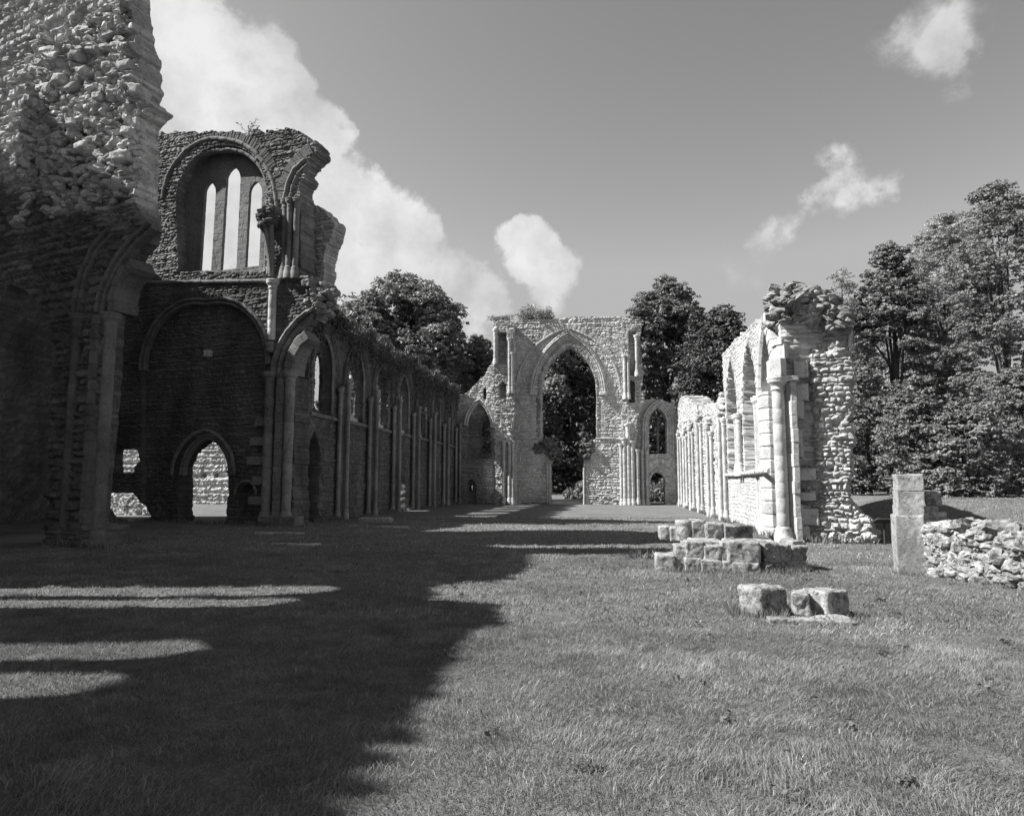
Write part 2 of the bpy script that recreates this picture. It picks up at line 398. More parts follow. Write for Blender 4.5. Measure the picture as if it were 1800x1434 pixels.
# ------------------------------------------------------------------ foliage
def leaf_quads(P,size,nb,tone,up=.35,asp=.55,rng=RNG):
    """P centres, nb outward normals; rhombic leaves"""
    n=len(P); N=nb+rng.normal(0,.75,(n,3)); N[:,2]+=up; N/=np.linalg.norm(N,axis=1)[:,None]+1e-9
    T=np.cross(N,rng.normal(0,1,(n,3))); T/=np.linalg.norm(T,axis=1)[:,None]+1e-9; B=np.cross(N,T)
    s=(size*rng.uniform(.6,1.25,n))[:,None]
    V=np.stack([P+T*s,P+B*s*asp+N*s*.12,P-T*s,P-B*s*asp+N*s*.12],1).reshape(-1,3)
    q=np.arange(n*4).reshape(-1,4)
    return V,q,np.repeat(tone,4)
def tree(name,label,cat,px,topy,hw,Yd,zb,kind,leaf,n,mat,group=None,base=None,seed=0,lobes=16,lob=.42,zfill=.12,trunk=True):
    rng=np.random.default_rng(seed+100)
    u=(px-VX)*Yd/F; pt=YP(Yd).at(px,topy); cx=pt[0]; zt=pt[1]; r=hw*Yd/F
    th=thing(name,label,cat,group=group)
    zc0=zb+(zt-zb)*zfill
    hgt=zt-zc0
    def prof(t):
        if kind=='cone': return np.clip(1.05*(1-t)**.75,0,1)*sst(-.05,.12,t)+.03
        if kind=='col': return (1-t**3)**.6*sst(-.1,.25,t)
        return np.clip(1-np.abs(np.clip(t,0,1)*1.62-.62)**2.5,0,1)**.45
    # lobes: boughs, each a small dome
    lobes=int(lobes*3); C=[];R=[]
    for k in range(lobes):
        t=rng.uniform(0,1) if k>4 else .93-.05*k; a=rng.uniform(0,2*math.pi); p=float(prof(np.array(t)))
        lr=r*lob*rng.uniform(.55,1.35)*(1 if kind!='cone' else .3+.8*(1-t))
        q=max(0,p*r-lr*.7)*rng.uniform(.45,1.04)**.5
        if k<=4: q*=.5
        C.append([math.cos(a)*q,math.sin(a)*q,zc0+t*hgt-(lr*.8 if t>.7 else 0)]);R.append(lr)
    C=np.array(C);R=np.array(R)
    nc=int(lobes*44); li=rng.choice(lobes,nc,p=R**2/np.sum(R**2))
    d=rng.normal(0,1,(nc,3)); d[:,2]=np.where(rng.uniform(0,1,nc)<.75,np.abs(d[:,2]),d[:,2]); d/=np.linalg.norm(d,axis=1)[:,None]
    cc=C[li]+d*R[li][:,None]*rng.uniform(.5,1.06,nc)[:,None]*np.array([1,1,.9])
    cr=r*lob*rng.uniform(.08,.24,nc)
    ci=rng.choice(nc,n,p=cr**2/np.sum(cr**2))
    e=rng.normal(0,1,(n,3)); e/=np.linalg.norm(e,axis=1)[:,None]; e[:,2]=np.where(e[:,2]<-.3,-e[:,2]*.6,e[:,2])
    Pp=cc[ci]+e*(cr[ci]*rng.uniform(.3,1.1,n)**.7)[:,None]*np.array([1.1,1.1,.75])
    if kind in('feather','cone'): Pp[:,2]-=.3*cr[ci]*rng.uniform(0,1,n)
    nb=e*.7+d[ci]*.6
    tn=(.8+.4*hsh(ci,1,0,seed))*(.8+.4*hsh(li[ci],2,0,seed))*rng.uniform(.75,1.25,n)
    keep=Pp[:,2]>zb+.05; Pp=Pp[keep];nb=nb[keep];tn=tn[keep]
    Pp[:,0]+=cx;Pp[:,1]+=Yd
    V,q,T=leaf_quads(Pp,leaf,nb,tn,rng=rng)
    mesh_np('crown',V,[q],mat,th,T)
    if trunk:
        L=[]; tr=max(.1,(zt-zb)*.014)
        top=zc0+hgt*.72
        pp=[(cx+.25*math.sin(z_*.7+seed)*((z_-zb)/(top-zb)),Yd+.2*math.sin(z_*.5+seed),z_) for z_ in np.linspace(zb-.3,top,9)]
        L.append((pp,list(np.linspace(tr*1.2,tr*.25,9))))
        for k in range(min(lobes,14)):
            t0=rng.uniform(.18,.75); z_=zb+(top-zb)*t0; s0=np.array([np.interp(z_,[p[2] for p in pp],[p[0] for p in pp]),Yd,z_])
            e0=C[k]+np.array([cx,Yd,0]); m0=(s0+e0)/2+np.array([0,0,.12*np.linalg.norm(e0-s0)])
            if e0[2]<s0[2]-.5: continue
            ps=[s0*(1-t)**2+2*m0*t*(1-t)+e0*t*t for t in np.linspace(0,1,6)]
            L.append((ps,list(np.linspace(tr*.45,tr*.08,6))))
        tubes('trunk',L,M['bark'],th)
    return th
def leafcloud(name,P,nb,size,mat,parent=None,seed=0,tone=None,up=.1,asp=.55):
    rng=np.random.default_rng(seed); n=len(P); V,q,T=leaf_quads(P,size,nb,rng.uniform(.7,1.3,n) if tone is None else tone,up=up,rng=rng,asp=asp)
    return mesh_np(name,V,[q],mat,parent,T)
M['leaf_mid']=leaf_mat('mid foliage',.21)
M['leaf_dark']=leaf_mat('dark foliage',.07)
M['leaf_conifer']=leaf_mat('conifer foliage',.09,trans=.1)
M['leaf_light']=leaf_mat('light feathery foliage',.32,trans=.35)
M['ivy']=leaf_mat('ivy leaves',.09,trans=.15)
M['grass']=leaf_mat('grass blades',.215,trans=.3,spec=.15)
# ------------------------------------------------------------------ ground
def zg(x,y):
    x=np.asarray(x,float); y=np.asarray(y,float)
    z=.95*sst(59.5,80,y)*(1-.0*x)
    z=np.maximum(z,1.0*sst(24,35,y)*sst(8.5,13,x))
    z=z+.035*fbm(x*.35,y*.35,0,3)+.012*fbm(x*1.6,y*1.6,0,4)
    z=z+2.5*sst(90,300,y)
    return z
def axis(a,b,c,d,f,g):  # coarse-fine-coarse
    return np.unique(np.concatenate([np.linspace(a,b,14),np.linspace(b,c,f),np.linspace(c,d,g)]))
xs=np.unique(np.concatenate([np.linspace(-420,-50,16),np.linspace(-50,-18,40),np.linspace(-18,14,150),np.linspace(14,50,40),np.linspace(50,420,16)]))
ys=np.unique(np.concatenate([np.linspace(-60,-2,15),np.linspace(-2,32,160),np.linspace(32,90,90),np.linspace(90,700,25)]))
X,Yy=np.meshgrid(xs,ys); Z=zg(X,Yy); nx=len(xs)
i,j=np.meshgrid(np.arange(len(ys)-1),np.arange(nx-1),indexing='ij')
m,nt=new_mat('turf'); L=nt.links.new
out=nd(nt,'ShaderNodeOutputMaterial'); bs=nd(nt,'ShaderNodeBsdfPrincipled'); L(bs.outputs[0],out.inputs[0]); bs.inputs['Roughness'].default_value=1; bs.inputs['Specular IOR Level'].default_value=.05
geo=nd(nt,'ShaderNodeNewGeometry')
def nz(s,d,r=.6):
    n=nd(nt,'ShaderNodeTexNoise'); n.inputs['Scale'].default_value=s; n.inputs['Detail'].default_value=d; n.inputs['Roughness'].default_value=r; L(geo.outputs['Position'],n.inputs[0]); return n.outputs[0]
def mrg(s,a,b,c,d):
    n=nd(nt,'ShaderNodeMapRange'); L(s,n.inputs[0]); [setattr(n.inputs[1+i],'default_value',q) for i,q in enumerate((a,b,c,d))]; return n.outputs[0]
def mm(a,b):
    n=nd(nt,'ShaderNodeMath',operation='MULTIPLY'); L(a,n.inputs[0]); L(b,n.inputs[1]); return n.outputs[0]
v=mm(mm(mrg(nz(.5,5),.3,.7,.125,.2),mrg(nz(5,5,.7),.3,.7,.75,1.25)),mrg(nz(45,3,.7),.3,.7,.6,1.4))
cc=nd(nt,'ShaderNodeCombineColor'); [L(v,cc.inputs[q]) for q in range(3)]; L(cc.outputs[0],bs.inputs['Base Color'])
bp=nd(nt,'ShaderNodeBump'); bp.inputs['Strength'].default_value=.9; bp.inputs['Distance'].default_value=.06; L(nz(30,4,.8),bp.inputs['Height']); L(bp.outputs[0],bs.inputs['Normal'])
M['turf']=m
g=mesh_np('ground',np.stack([X,Yy,Z],-1).reshape(-1,3),[np.stack([i*nx+j,i*nx+j+1,(i+1)*nx+j+1,(i+1)*nx+j],-1).reshape(-1,4)],m,smooth=True)
tag(g,'mown lawn covering the floor of the ruined church',None,None,'structure')

# grass blades: stuff
def blades(n,y0,y1,h,w,seed,two=True,nlo=-.95,nhi=.68):
    rng=np.random.default_rng(seed)
    y=np.sqrt(rng.uniform(y0**2,y1**2,n)); x=y*rng.uniform(nlo,nhi,n)
    keep=(x>-15)&(x<24); x,y=x[keep],y[keep]
    tuft=fbm(x*1.3,y*1.3,0,5); t2=fbm(x*4,y*4,1,6)
    kp=rng.uniform(0,1,len(x))<(.75+.6*t2); x,y,tuft,t2=x[kp],y[kp],tuft[kp],t2[kp]; n=len(x)
    hh=h*rng.uniform(.5,1.2,n)*(1+.55*np.clip(tuft,-.5,.8)+.5*t2); a=rng.uniform(0,2*math.pi,n)
    flow=fbm(x*.9,y*.9,8,9)*5; a=np.where(rng.uniform(0,1,n)<.6,flow+rng.normal(0,.6,n),a)
    ln=rng.uniform(.3,1.35,n)*hh
    dx,dy=np.cos(a),np.sin(a); pa=rng.uniform(0,math.pi,n); px_,py_=np.cos(pa)*w*.5,np.sin(pa)*w*.5
    z=zg(x,y)-.008; W=rng.uniform(.7,1.3,n)
    b0=np.stack([x-px_*W,y-py_*W,z],1); b1=np.stack([x+px_*W,y+py_*W,z],1)
    mx,my=x+dx*ln*.35,y+dy*ln*.35
    m0=np.stack([mx-px_*W*.8,my-py_*W*.8,z+hh*.62],1); m1=np.stack([mx+px_*W*.8,my+py_*W*.8,z+hh*.62],1)
    t=np.stack([x+dx*ln,y+dy*ln,z+hh*.95],1)
    tone=rng.uniform(.55,1.35,n)*(1+.3*tuft+.4*t2+.25*fbm(x*.35,y*.35,3,21)); tone=np.where(rng.uniform(0,1,n)<.07,tone*1.7,tone)
    tone*=1-.22*sst(.1,.5,fbm(x*2.3,y*2.3,4,17))
    V=np.stack([b0,b1,m1,m0,t],1).reshape(-1,3); k=np.arange(n)*5
    return V,np.stack([k,k+1,k+2,k+3],1),np.stack([k+3,k+2,k+4],1),np.repeat(tone,5)
parts=[blades(360000,3.0,8.5,.048,.0045,1),blades(260000,8.5,17,.05,.009,2),blades(120000,17,36,.055,.022,3)]
def tufts(segs,seed,h=.12,w=.008,dens=420):
    rng=np.random.default_rng(seed); X=[];Yt=[]
    for (xa,ya,xb,yb) in segs:
        n=int(math.hypot(xb-xa,yb-ya)*dens)+20; t=rng.uniform(0,1,n); X.append(xa+(xb-xa)*t+rng.normal(0,.05,n)); Yt.append(ya+(yb-ya)*t+rng.normal(0,.05,n))
    x=np.concatenate(X); y=np.concatenate(Yt); n=len(x); k_=rng.uniform(0,1,n)<(.6+.9*vnoise(x*2.5,y*2.5,0,seed)); x=x[k_];y=y[k_];n=len(x)
    hh=h*rng.uniform(.4,1.3,n); a=rng.uniform(0,6.28,n); ln=hh*rng.uniform(.1,.7,n); pa=rng.uniform(0,3.14,n); px_,py_=np.cos(pa)*w*.5,np.sin(pa)*w*.5; z=zg(x,y)-.01
    b0=np.stack([x-px_,y-py_,z],1); b1=np.stack([x+px_,y+py_,z],1); mx,my=x+np.cos(a)*ln*.4,y+np.sin(a)*ln*.4
    m0=np.stack([mx-px_*.8,my-py_*.8,z+hh*.6],1); m1=np.stack([mx+px_*.8,my+py_*.8,z+hh*.6],1); t=np.stack([x+np.cos(a)*ln,y+np.sin(a)*ln,z+hh],1)
    V=np.stack([b0,b1,m1,m0,t],1).reshape(-1,3); k=np.arange(n)*5
    return V,np.stack([k,k+1,k+2,k+3],1),np.stack([k+3,k+2,k+4],1),np.repeat(rng.uniform(.5,1.25,n),5)
parts.append(tufts([(.75,13.88,1.35,13.9),(1.35,13.85,2.0,13.75),(2.0,13.68,2.75,13.62),(2.75,13.62,3.55,14.2),(3.55,14.2,3.7,15.2),(.7,13.95,.6,14.5),(1.5,9.45,2.05,9.35),(2.15,9.25,2.85,9.2),(2.05,9.35,2.15,9.9),(1.45,9.5,1.5,10.0),(2.85,9.2,2.95,9.6),(5.15,13.9,5.75,13.85),(5.75,13.8,6.3,11.6),(5.1,14,5.2,14.5)],31))
parts.append(tufts([(4.75,22,4.75,57),(-12.6,29,-12.6,57),(-25,29.6,-13.3,27.1),(5.3,21.5,8.1,20.6),(-11.6,57,-8,57),(-7.5,57.1,-5.2,57.1),(-2.3,57.1,1.5,57.1),(.3,16.2,1.6,16.1),(-15.4,17.5,-12.4,16.6)],32,h=.2,w=.03,dens=120))
V=[];Q=[];T3=[];TT=[];b=0
for a_,q_,t_,tt in parts: V.append(a_);Q.append(q_+b);T3.append(t_+b);TT.append(tt);b+=len(a_)
gr=mesh_np('grass',np.concatenate(V),[np.concatenate(Q),np.concatenate(T3)],M['grass'],None,np.concatenate(TT))
tag(gr,'short uneven grass blades of the lawn','grass',None,'stuff')
# broad leaved weeds in the lawn (stuff)
rng=np.random.default_rng(77); P=[];N=[]
for k in range(60):
    y=math.sqrt(rng.uniform(3.3**2,14**2)); x=y*rng.uniform(-.5,.6); r=rng.uniform(.05,.13)
    m_=int(rng.uniform(10,26)); a=rng.uniform(0,6.28,m_); q=rng.uniform(.2,1,m_)*r
    P.append(np.stack([x+np.cos(a)*q,y+np.sin(a)*q,np.full(m_,.03)+rng.uniform(0,.035,m_)],1)); N.append(np.stack([np.cos(a)*.4,np.sin(a)*.4,np.full(m_,.9)],1))
wd=leafcloud('weeds',np.concatenate(P),np.concatenate(N)*1.6,.024,M['ivy'],None,5)
tag(wd,'flat rosettes of broad leaved weeds scattered through the lawn','weeds',None,'stuff')

# ------------------------------------------------------------------ transept west wall with the triple lancet (y=27.5)
TY=27.5; pT=RP(-13.2,TY,.2)
def TP(d): return RP(-13.2,TY+d,.2)
T=thing('transept_wall','tall ruined wall in shadow with three slender lancet windows high up','ruined wall')
rere=pT.ats([(314,478),(309,352)])+arch_pts(*pT.at(309,350),*pT.at(469,346),pT.at(390,255)[1],12)[1:-1]+pT.ats([(469,350),(466,478)])
door=pT.ats([(311,935),(307,880),(310,815),(317,800),(330,785),(348,772),(368,768),(380,776),(390,788),(396,805),(396,860),(390,935)])
hole2=pT.ats([(186,830),(183,808),(185,786),(200,788),(208,780),(230,786),(243,788),(244,808),(236,820),(233,832)])
hole3=pT.ats([(140,862),(215,866),(232,866),(238,872),(250,885),(262,908),(248,914),(240,928),(190,928),(172,912),(160,895)])
hole4=pT.ats([(40,680),(78,672),(96,678),(100,690),(94,720),(92,770),(86,812),(60,812)])
blindarch=pT.ats([(250,930),(250,645)])+arch_pts(*pT.at(250,640),*pT.at(470,640),pT.at(370,533)[1],12)+pT.ats([(470,930)])
niche=pT.ats([(417,930),(417,868),(422,856),(433,848),(444,856),(448,868),(449,930)])
tout=pT.ats([(-12,945),(-12,236),(100,240),(270,235),(300,233),(330,231),(352,236),(372,230),(400,238),(440,231),(500,229),(528,231),(540,236),(549,243),(556,252),(559,262),(548,272),(540,285),(533,290),(531,300),(535,308),(528,325),(530,352),(530,487),(540,505),(548,530),(542,545),(530,566),(514,590),(506,612),(502,640),(500,662),(518,665),(516,945)])
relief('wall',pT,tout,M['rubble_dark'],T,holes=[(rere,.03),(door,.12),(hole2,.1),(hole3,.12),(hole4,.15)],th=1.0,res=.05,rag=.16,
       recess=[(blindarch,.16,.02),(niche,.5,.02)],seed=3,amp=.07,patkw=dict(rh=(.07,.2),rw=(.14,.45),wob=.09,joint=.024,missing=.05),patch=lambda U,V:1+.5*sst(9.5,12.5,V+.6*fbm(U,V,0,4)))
pL=TP(.55)
lan=[pL.ats([(351,500),(351,474),(359.5,342)])+arch_pts(*pL.at(359.5,340),*pL.at(379.5,340),pL.at(370,320)[1],7)[1:-1]+pL.ats([(379.5,342),(371.5,474),(371.5,500)]),
     pL.ats([(388,500),(388,474),(397.5,318)])+arch_pts(*pL.at(397.5,316),*pL.at(423,316),pL.at(411,294)[1],7)[1:-1]+pL.ats([(423,318),(415.5,474),(415.5,500)]),
     pL.ats([(431,500),(431,474),(438,342)])+arch_pts(*pL.at(438,340),*pL.at(461,340),pL.at(450,319)[1],7)[1:-1]+pL.ats([(461,342),(455,474),(455,500)])]
def clip_low(poly,zmin): return [(u,max(v,zmin)) for u,v in poly]
sill=pL.at(400,474)[1]
relief('lancet_panel',pL,pL.ats([(320,486),(320,240),(480,240),(480,486)]),M['ashlar_dark'],T,holes=[(clip_low(l,sill),.004) for l in lan],th=.15,res=.03,rag=.0,pat='ashlar',seed=8,side=.01)
relief('sill',TP(.3),TP(.3).ats([(322,492),(322,476),(478,475),(478,492)]),M['ashlar_dark'],T,th=1.2,res=.05,rag=.04,pat='ashlar',seed=9)
# mouldings round the great rear arch
def P_(pl,l): return pl.ats(l)
hood=arch_pts(*pT.at(287,350),*pT.at(487,372),pT.at(383,246)[1],14)
sweep('hood_mould',pT,hood,roll(.1,(0,.02)),M['ashlar_dark'],T,block=.5,seed=1)
ro=arch_pts(*pT.at(300,354),*pT.at(474,352),pT.at(388,258)[1],14)
sweep('arch_moulding',pT,ro,orders(.42,.1,2),M['ashlar_dark'],T,block=.42,seed=2,d0=-.08)
sweep('voussoirs',pT,arch_pts(*pT.at(300,350),*pT.at(494,360),pT.at(386,241)[1],14)[10:],boxprof(.42,-.1,.05,.02),M['rubble_dark'],T,block=.13,step=.05,seed=3,jit=.05)
for k,px_ in enumerate((465,472,479)):
    a=pT.at(px_,478); b=pT.at(px_,349); shaft(pT,b[0]-.05,a[1],b[1],.075,-.3+.15*k,M['ashlar_dark'],T,seed=k,name='jamb_shaft')
# lower blind arch, door hood, niche rim
sweep('blind_arch',pT,[ (pT.at(252,640)[0],pT.at(252,640)[1]-.3)]+arch_pts(*pT.at(252,640),*pT.at(472,640),pT.at(371,531)[1],14),orders(.34,.16,2),M['ashlar_dark'],T,block=.4,seed=4)
sweep('door_hood',pT,arch_pts(*pT.at(303,835),*pT.at(413,835),pT.at(361,756)[1],12),roll(.09,(0,.05)),M['ashlar_dark'],T,block=.4,seed=5)
sweep('door_arch',pT,arch_pts(*pT.at(318,835),*pT.at(404,835),pT.at(363,766)[1],12),orders(.26,.1,2),M['ashlar_dark'],T,block=.4,seed=5,d0=-.06)
sweep('niche_arch',pT,arch_pts(*pT.at(414,868),*pT.at(451,868),pT.at(433,845)[1],8),roll(.06,(0,.03)),M['ashlar_dark'],T,seed=6)
sweep('string_course',pT,pT.ats([(255,497),(470,495)]),roll(.09,(0,.06)),M['ashlar_dark'],T,block=.7,seed=7)
block('putlog_stone',tuple(pw(pT,367,622,.03)),(.32,.3,.3),M['plaster'],T,seed=4)
# long vault shaft with its springer
a=pT.at(481,600); b=pT.at(481,495); shaft(pT,a[0],a[1],b[1],.17,.16,M['ashlar'],T,base=False,seed=11,name='vault_shaft')
block('corbel',tuple(pw(pT,481,612,.16)),(.42,.5,.5),M['ashlar_dark'],T,seed=12,rnd=.5)
for k,(e0,e1,dd) in enumerate((((480,488),(472,385),.5),((481,488),(480,380),.7),((482,488),(490,385),.45))):
    s0=pT.at(*e0); s1=pT.at(*e1); pts=[]
    for t in np.linspace(0,1,9):
        pts.append(pT.w(s0[0]+(s1[0]-s0[0])*t**1.6,s0[1]+(s1[1]-s0[1])*t,.16+dd*t**1.8))
    tubes('rib_stub',[(pts,[.1+.05*t for t in np.linspace(0,1,9)])],M['ashlar_dark'],T)
C_=scatter_box(tuple(pw(pT,484,391,.45)),(.34,.4,.5),60,3); rubble_mass('springer_rubble',C_,np.random.default_rng(3).uniform(.14,.32,60),M['rubble_dark'],T,seed=6)
# clerestory jamb shafts at the broken right edge
for k,(px_,dd) in enumerate(((504,.05),(515,.16),(525,.1))):
    a=pT.at(px_-1,487); b=pT.at(px_,352); shaft(pT,b[0],a[1],b[1],.13,dd,M['ashlar_dark'],T,seed=20+k,name='clerestory_shaft')
sweep('broken_jamb_arch',pT,pT.ats([(506,350),(511,325),(522,302),(540,285)]),orders(.5,.16,2),M['ashlar_dark'],T,seed=22)
sweep('voussoirs',pT,pT.ats([(493,352),(498,322),(511,296),(530,276),(548,262)]),boxprof(.5,-.1,.07,.02),M['rubble_dark'],T,block=.14,step=.05,seed=23,jit=.05)
sweep('string_course',pT,pT.ats([(492,490),(545,489)]),roll(.09,(0,.08)),M['ashlar_dark'],T,block=.7,seed=24)
# wall stub behind
pS=TP(1.35)
relief('clerestory_stub',pS,pS.ats([(510,365),(530,361),(548,360),(560,361),(570,370),(582,383),(588,390),(587,402),(581,420),(574,440),(570,470),(570,500),(574,513),(572,530),(562,545),(555,550),(545,560),(510,560)]),M['rubble'],T,th=.9,res=.045,rag=.1,seed=31,amp=.08)
C_=[];
for (a_,b_,n_) in ((545,500,26),(556,520,30),(568,530,26),(575,515,20),(560,545,22),(545,535,18)):
    q_=pw(pT,a_-8,b_,-.4); C_.append(scatter_box(tuple(q_),(.4,.6,.35),n_,a_))
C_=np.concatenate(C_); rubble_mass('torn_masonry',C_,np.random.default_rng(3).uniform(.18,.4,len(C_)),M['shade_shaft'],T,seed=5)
# aisle arch springing from the respond
sweep('arch_order',pT,pT.ats([(489,662),(490,640),(497,614),(512,588),(530,567),(549,552)]),orders(.5,.3,2),M['ashlar_dark'],T,block=.36,seed=33)
sweep('arch_order',pT,pT.ats([(513,660),(514,642),(519,622),(530,604),(545,590)]),boxprof(.52,-.6,.22,.08),M['ashlar_dark'],T,block=.36,seed=34,d0=.05,jit=.03)
sweep('hood_mould',pT,pT.ats([(497,612),(508,588),(525,565),(545,548),(560,540)]),roll(.07,(0,.1)),M['ashlar_dark'],T,seed=35)
# respond: shaft, pilaster, shaft
for k,px_ in enumerate((479,514)):
    b=pT.at(px_,656); shaft(pT,b[0],.1,b[1],.2,.12,M['shade_shaft'],T,seed=40+k,name='respond_shaft')
b=pT.at(497,656); sweep('pilaster',pT,[(b[0],-.1),(b[0],b[1])],boxprof(.4,-.2,.2,.05),M['shade_shaft'],T,block=.36,seed=43)
sweep('plinth',pT,[(pT.at(470,920)[0],.12),(pT.at(528,920)[0],.12)],boxprof(.5,-.2,.42,.06),M['ashlar_dark'],T,seed=44)
# quoins beside the respond
for k,(py,w_) in enumerate(((742,.5),(776,.8),(810,1.0),(845,.7),(880,.9))):
    b=pT.at(466,py); block('quoin',tuple(pT.w(b[0]-w_/3,b[1],.0)),(w_,.2,.34),M['ashlar_dark'],T,seed=50+k,rnd=.1)

# ------------------------------------------------------------------ near transept fragment (y=17)
NY=17.0; pN=RP(-12.2,NY,.32)
N_=thing('transept_fragment','tall near fragment of rubble wall with a broken arch springing from its pier','ruined wall')
sh=lambda x0,y0,rx,ry,a:(lambda U,V:a*np.exp(-((U-pN.at(x0,y0)[0])/rx)**2-((V-pN.at(x0,y0)[1])/ry)**2))
nout=pN.ats([(-130,960),(-130,700),(-60,-180),(215,-190),(236,-100),(230,-20),(238,50),(242,68),(248,80),(252,92),(248,108),(254,122),(250,135),(256,150),(248,166),(254,172),(264,180),(272,188),(260,196),(254,205),(248,214),(246,230),(246,290),(243,325),(244,356),(250,382),(252,398),(248,408),(246,420),(228,440),(216,462),(204,474),(194,500),(186,530),(184,556),(180,640),(172,740),(160,860),(152,965)])
aopen=pN.ats([(-40,970),(-30,620),(-10,560),(20,500),(60,520),(85,560),(96,620),(92,740),(84,860),(78,970)])
bl=[sh(150,200,1.0,.5,.35),sh(240,160,.5,.6,.45),sh(110,120,.5,.25,.4),sh(190,125,.4,.3,.35),sh(250,90,.7,.12,.4),sh(120,90,1.2,.12,.35),sh(130,235,.5,.3,-.55),sh(175,115,.3,.25,-.4),sh(90,290,.6,.5,.1)]
relief('wall',pN,nout,M['rubble'],N_,holes=[(aopen,.1)],th=.6,res=.03,rag=.05,seed=61,amp=.13,patkw=dict(rh=(.1,.3),rw=(.18,.62),wob=.07,missing=.2,joint=.03),bulge=lambda U,V:sum(f(U,V) for f in bl)+.06*fbm(U*1.3,V*1.3,3,8)*sst(6.5,8,V),side=.03,patch=lambda U,V:.3+.7*sst(8.2,9.6,V+.3*(U+.2)+.5*fbm(U*1.5,V*1.5,0,4)))  # patch darkens the lower face: its shade is painted into the stone tone
for k in range(9):    # ashlar quoin chain on the right edge
    b=pN.at(240,206+k*11); block('quoin',tuple(pN.w(b[0]-.05*(k%2),b[1],-.22)),(.24+.16*(k%2),.62,.155),M['rubble'],N_,seed=70+k,rnd=.12,rough=.02)
for k,(px_,py,w_,h_) in enumerate(((236,128,.42,.3),(205,128,.34,.24),(235,158,.34,.3),(120,150,.34,.26),(98,165,.3,.34),(160,138,.3,.2),(252,168,.44,.36),(215,172,.4,.24),(238,240,.34,.26),(228,282,.5,.32),(160,268,.4,.2),(188,180,.3,.24),(150,105,.3,.2),(110,110,.36,.24))):
    block('projecting_stone',tuple(pw(pN,px_,py,.12)),(w_,.6,h_),M['rubble'],N_,seed=80+k,rnd=.35,rough=.05,tilt=(.15*((k*7)%5-2)/2,.15*((k*3)%5-2)/2))
rs=np.random.default_rng(44); C_=[];S_=[]
inside=sd_poly
cu=rs.uniform(pN.at(60,100)[0],pN.at(262,100)[0],900); cv=rs.uniform(9.5,15.5,900); ok=(sd_poly(cu,cv,nout)>.12)&(fbm(cu*1.1,cv*1.1,0,91)>-.3)
for a_,b_ in zip(cu[ok],cv[ok]): C_.append(pN.w(a_,b_,.06+rs.uniform(-.03,.08))); S_.append(rs.uniform(.1,.34))
rubble_mass('core_stones',C_,S_,M['rubble'],N_,seed=62,flat=.55)
sweep('string_course',pN,pN.ats([(85,96),(150,93),(246,86)]),boxprof(.18,-.1,.3,.05),M['rubble'],N_,block=.5,seed=91,jit=.05,rough=.03)
for k,(px_,dd) in enumerate(((140,.02),(203,.12))):
    b=pN.at(px_,553); shaft(pN,b[0],.0,b[1],.155,dd,M['rubble_dark'],N_,seed=92+k,name='respond_shaft')
b=pN.at(176,553); sweep('pilaster',pN,[(b[0],-.1),(b[0],b[1])],boxprof(.34,-.2,.16,.05),M['rubble_dark'],N_,block=.36,seed=95)
sweep('arch_order',pN,pN.ats([(205,550),(207,525),(214,500),(226,480),(240,464)]),boxprof(.36,-.5,.2,.06),M['rubble_dark'],N_,block=.34,seed=96,jit=.03)
sweep('arch_order',pN,pN.ats([(178,550),(184,515),(196,485),(214,455),(238,425),(270,396)]),orders(.36,.16,2),M['rubble_dark'],N_,block=.34,seed=97)
sweep('arch_order',pN,pN.ats([(138,550),(142,515),(150,480),(170,440),(200,405)]),orders(.36,.16,2),M['rubble_dark'],N_,block=.34,seed=98)
relief('foundation',RP(-12.2,NY-.2,.32),RP(-12.2,NY-.2,.32).ats([(80,975),(84,925),(166,925),(166,975)]),M['rubble_dark'],N_,th=1,res=.06,rag=.06,seed=99)

# ------------------------------------------------------------------ south aisle wall (x=-13)
SX=-13.0; pX=XP(SX,1)
S=thing('aisle_wall','long dark aisle wall overgrown along its top, with a row of tall shafts','ruined wall')
def ztop(u): return 9.35+.12*math.sin(u*.9)+.1*math.sin(u*2.3+1)-.25*(1 if 36<u<38 else 0)
sout=[(TY+1.2,-.1)]+[(TY+1.2,9.3)]+[(u,ztop(u)) for u in np.arange(TY+2,57.6,1.1)]+[(57.6,9.2),(57.6,-.1)]
bays=[32.3+4.15*k for k in range(-1,7)]   # shaft clusters
wins=[];rec=[]
for k in range(len(bays)-1):
    c=(bays[k]+bays[k+1])/2
    rec.append((arch_pts(c-1.1,6.9,c+1.1,6.9,8.4,8)+[(c+1.1,4.8),(c-1.1,4.8)],.4,.02))
    for o,zt_ in ((-.52,7.7),(.52,7.7)):
        wins.append((arch_pts(c+o-.44,zt_-.6,c+o+.44,zt_-.6,zt_,4)+[(c+o+.44,5.0),(c+o-.44,5.0)],.02))
rec.append((arch_pts(28.9,2.6,30.2,2.6,3.9,6)+[(30.2,-.2),(28.9,-.2)],.9,.06))
wins.append(([(42.2,-.2),(42.2,2.1),(43.3,2.1),(43.3,-.2)],.08))
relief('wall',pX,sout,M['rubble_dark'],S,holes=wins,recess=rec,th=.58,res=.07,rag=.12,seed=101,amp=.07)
for k,c in enumerate(bays):
    if k==0: continue
    sweep('pilaster',pX,[(c,-.1),(c,6.3)],boxprof(.62,-.2,.3,.06),M['rubble_dark'],S,block=.38,seed=110+k)
    for q,o in enumerate((-.42,0,.42)):
        shaft(pX,c+o,.05,6.4+.25*((q*5+k*3)%3-1),.1,.22 if q!=1 else .46,M['shade_shaft'],S,seed=120+k*3+q,name='wall_shaft')
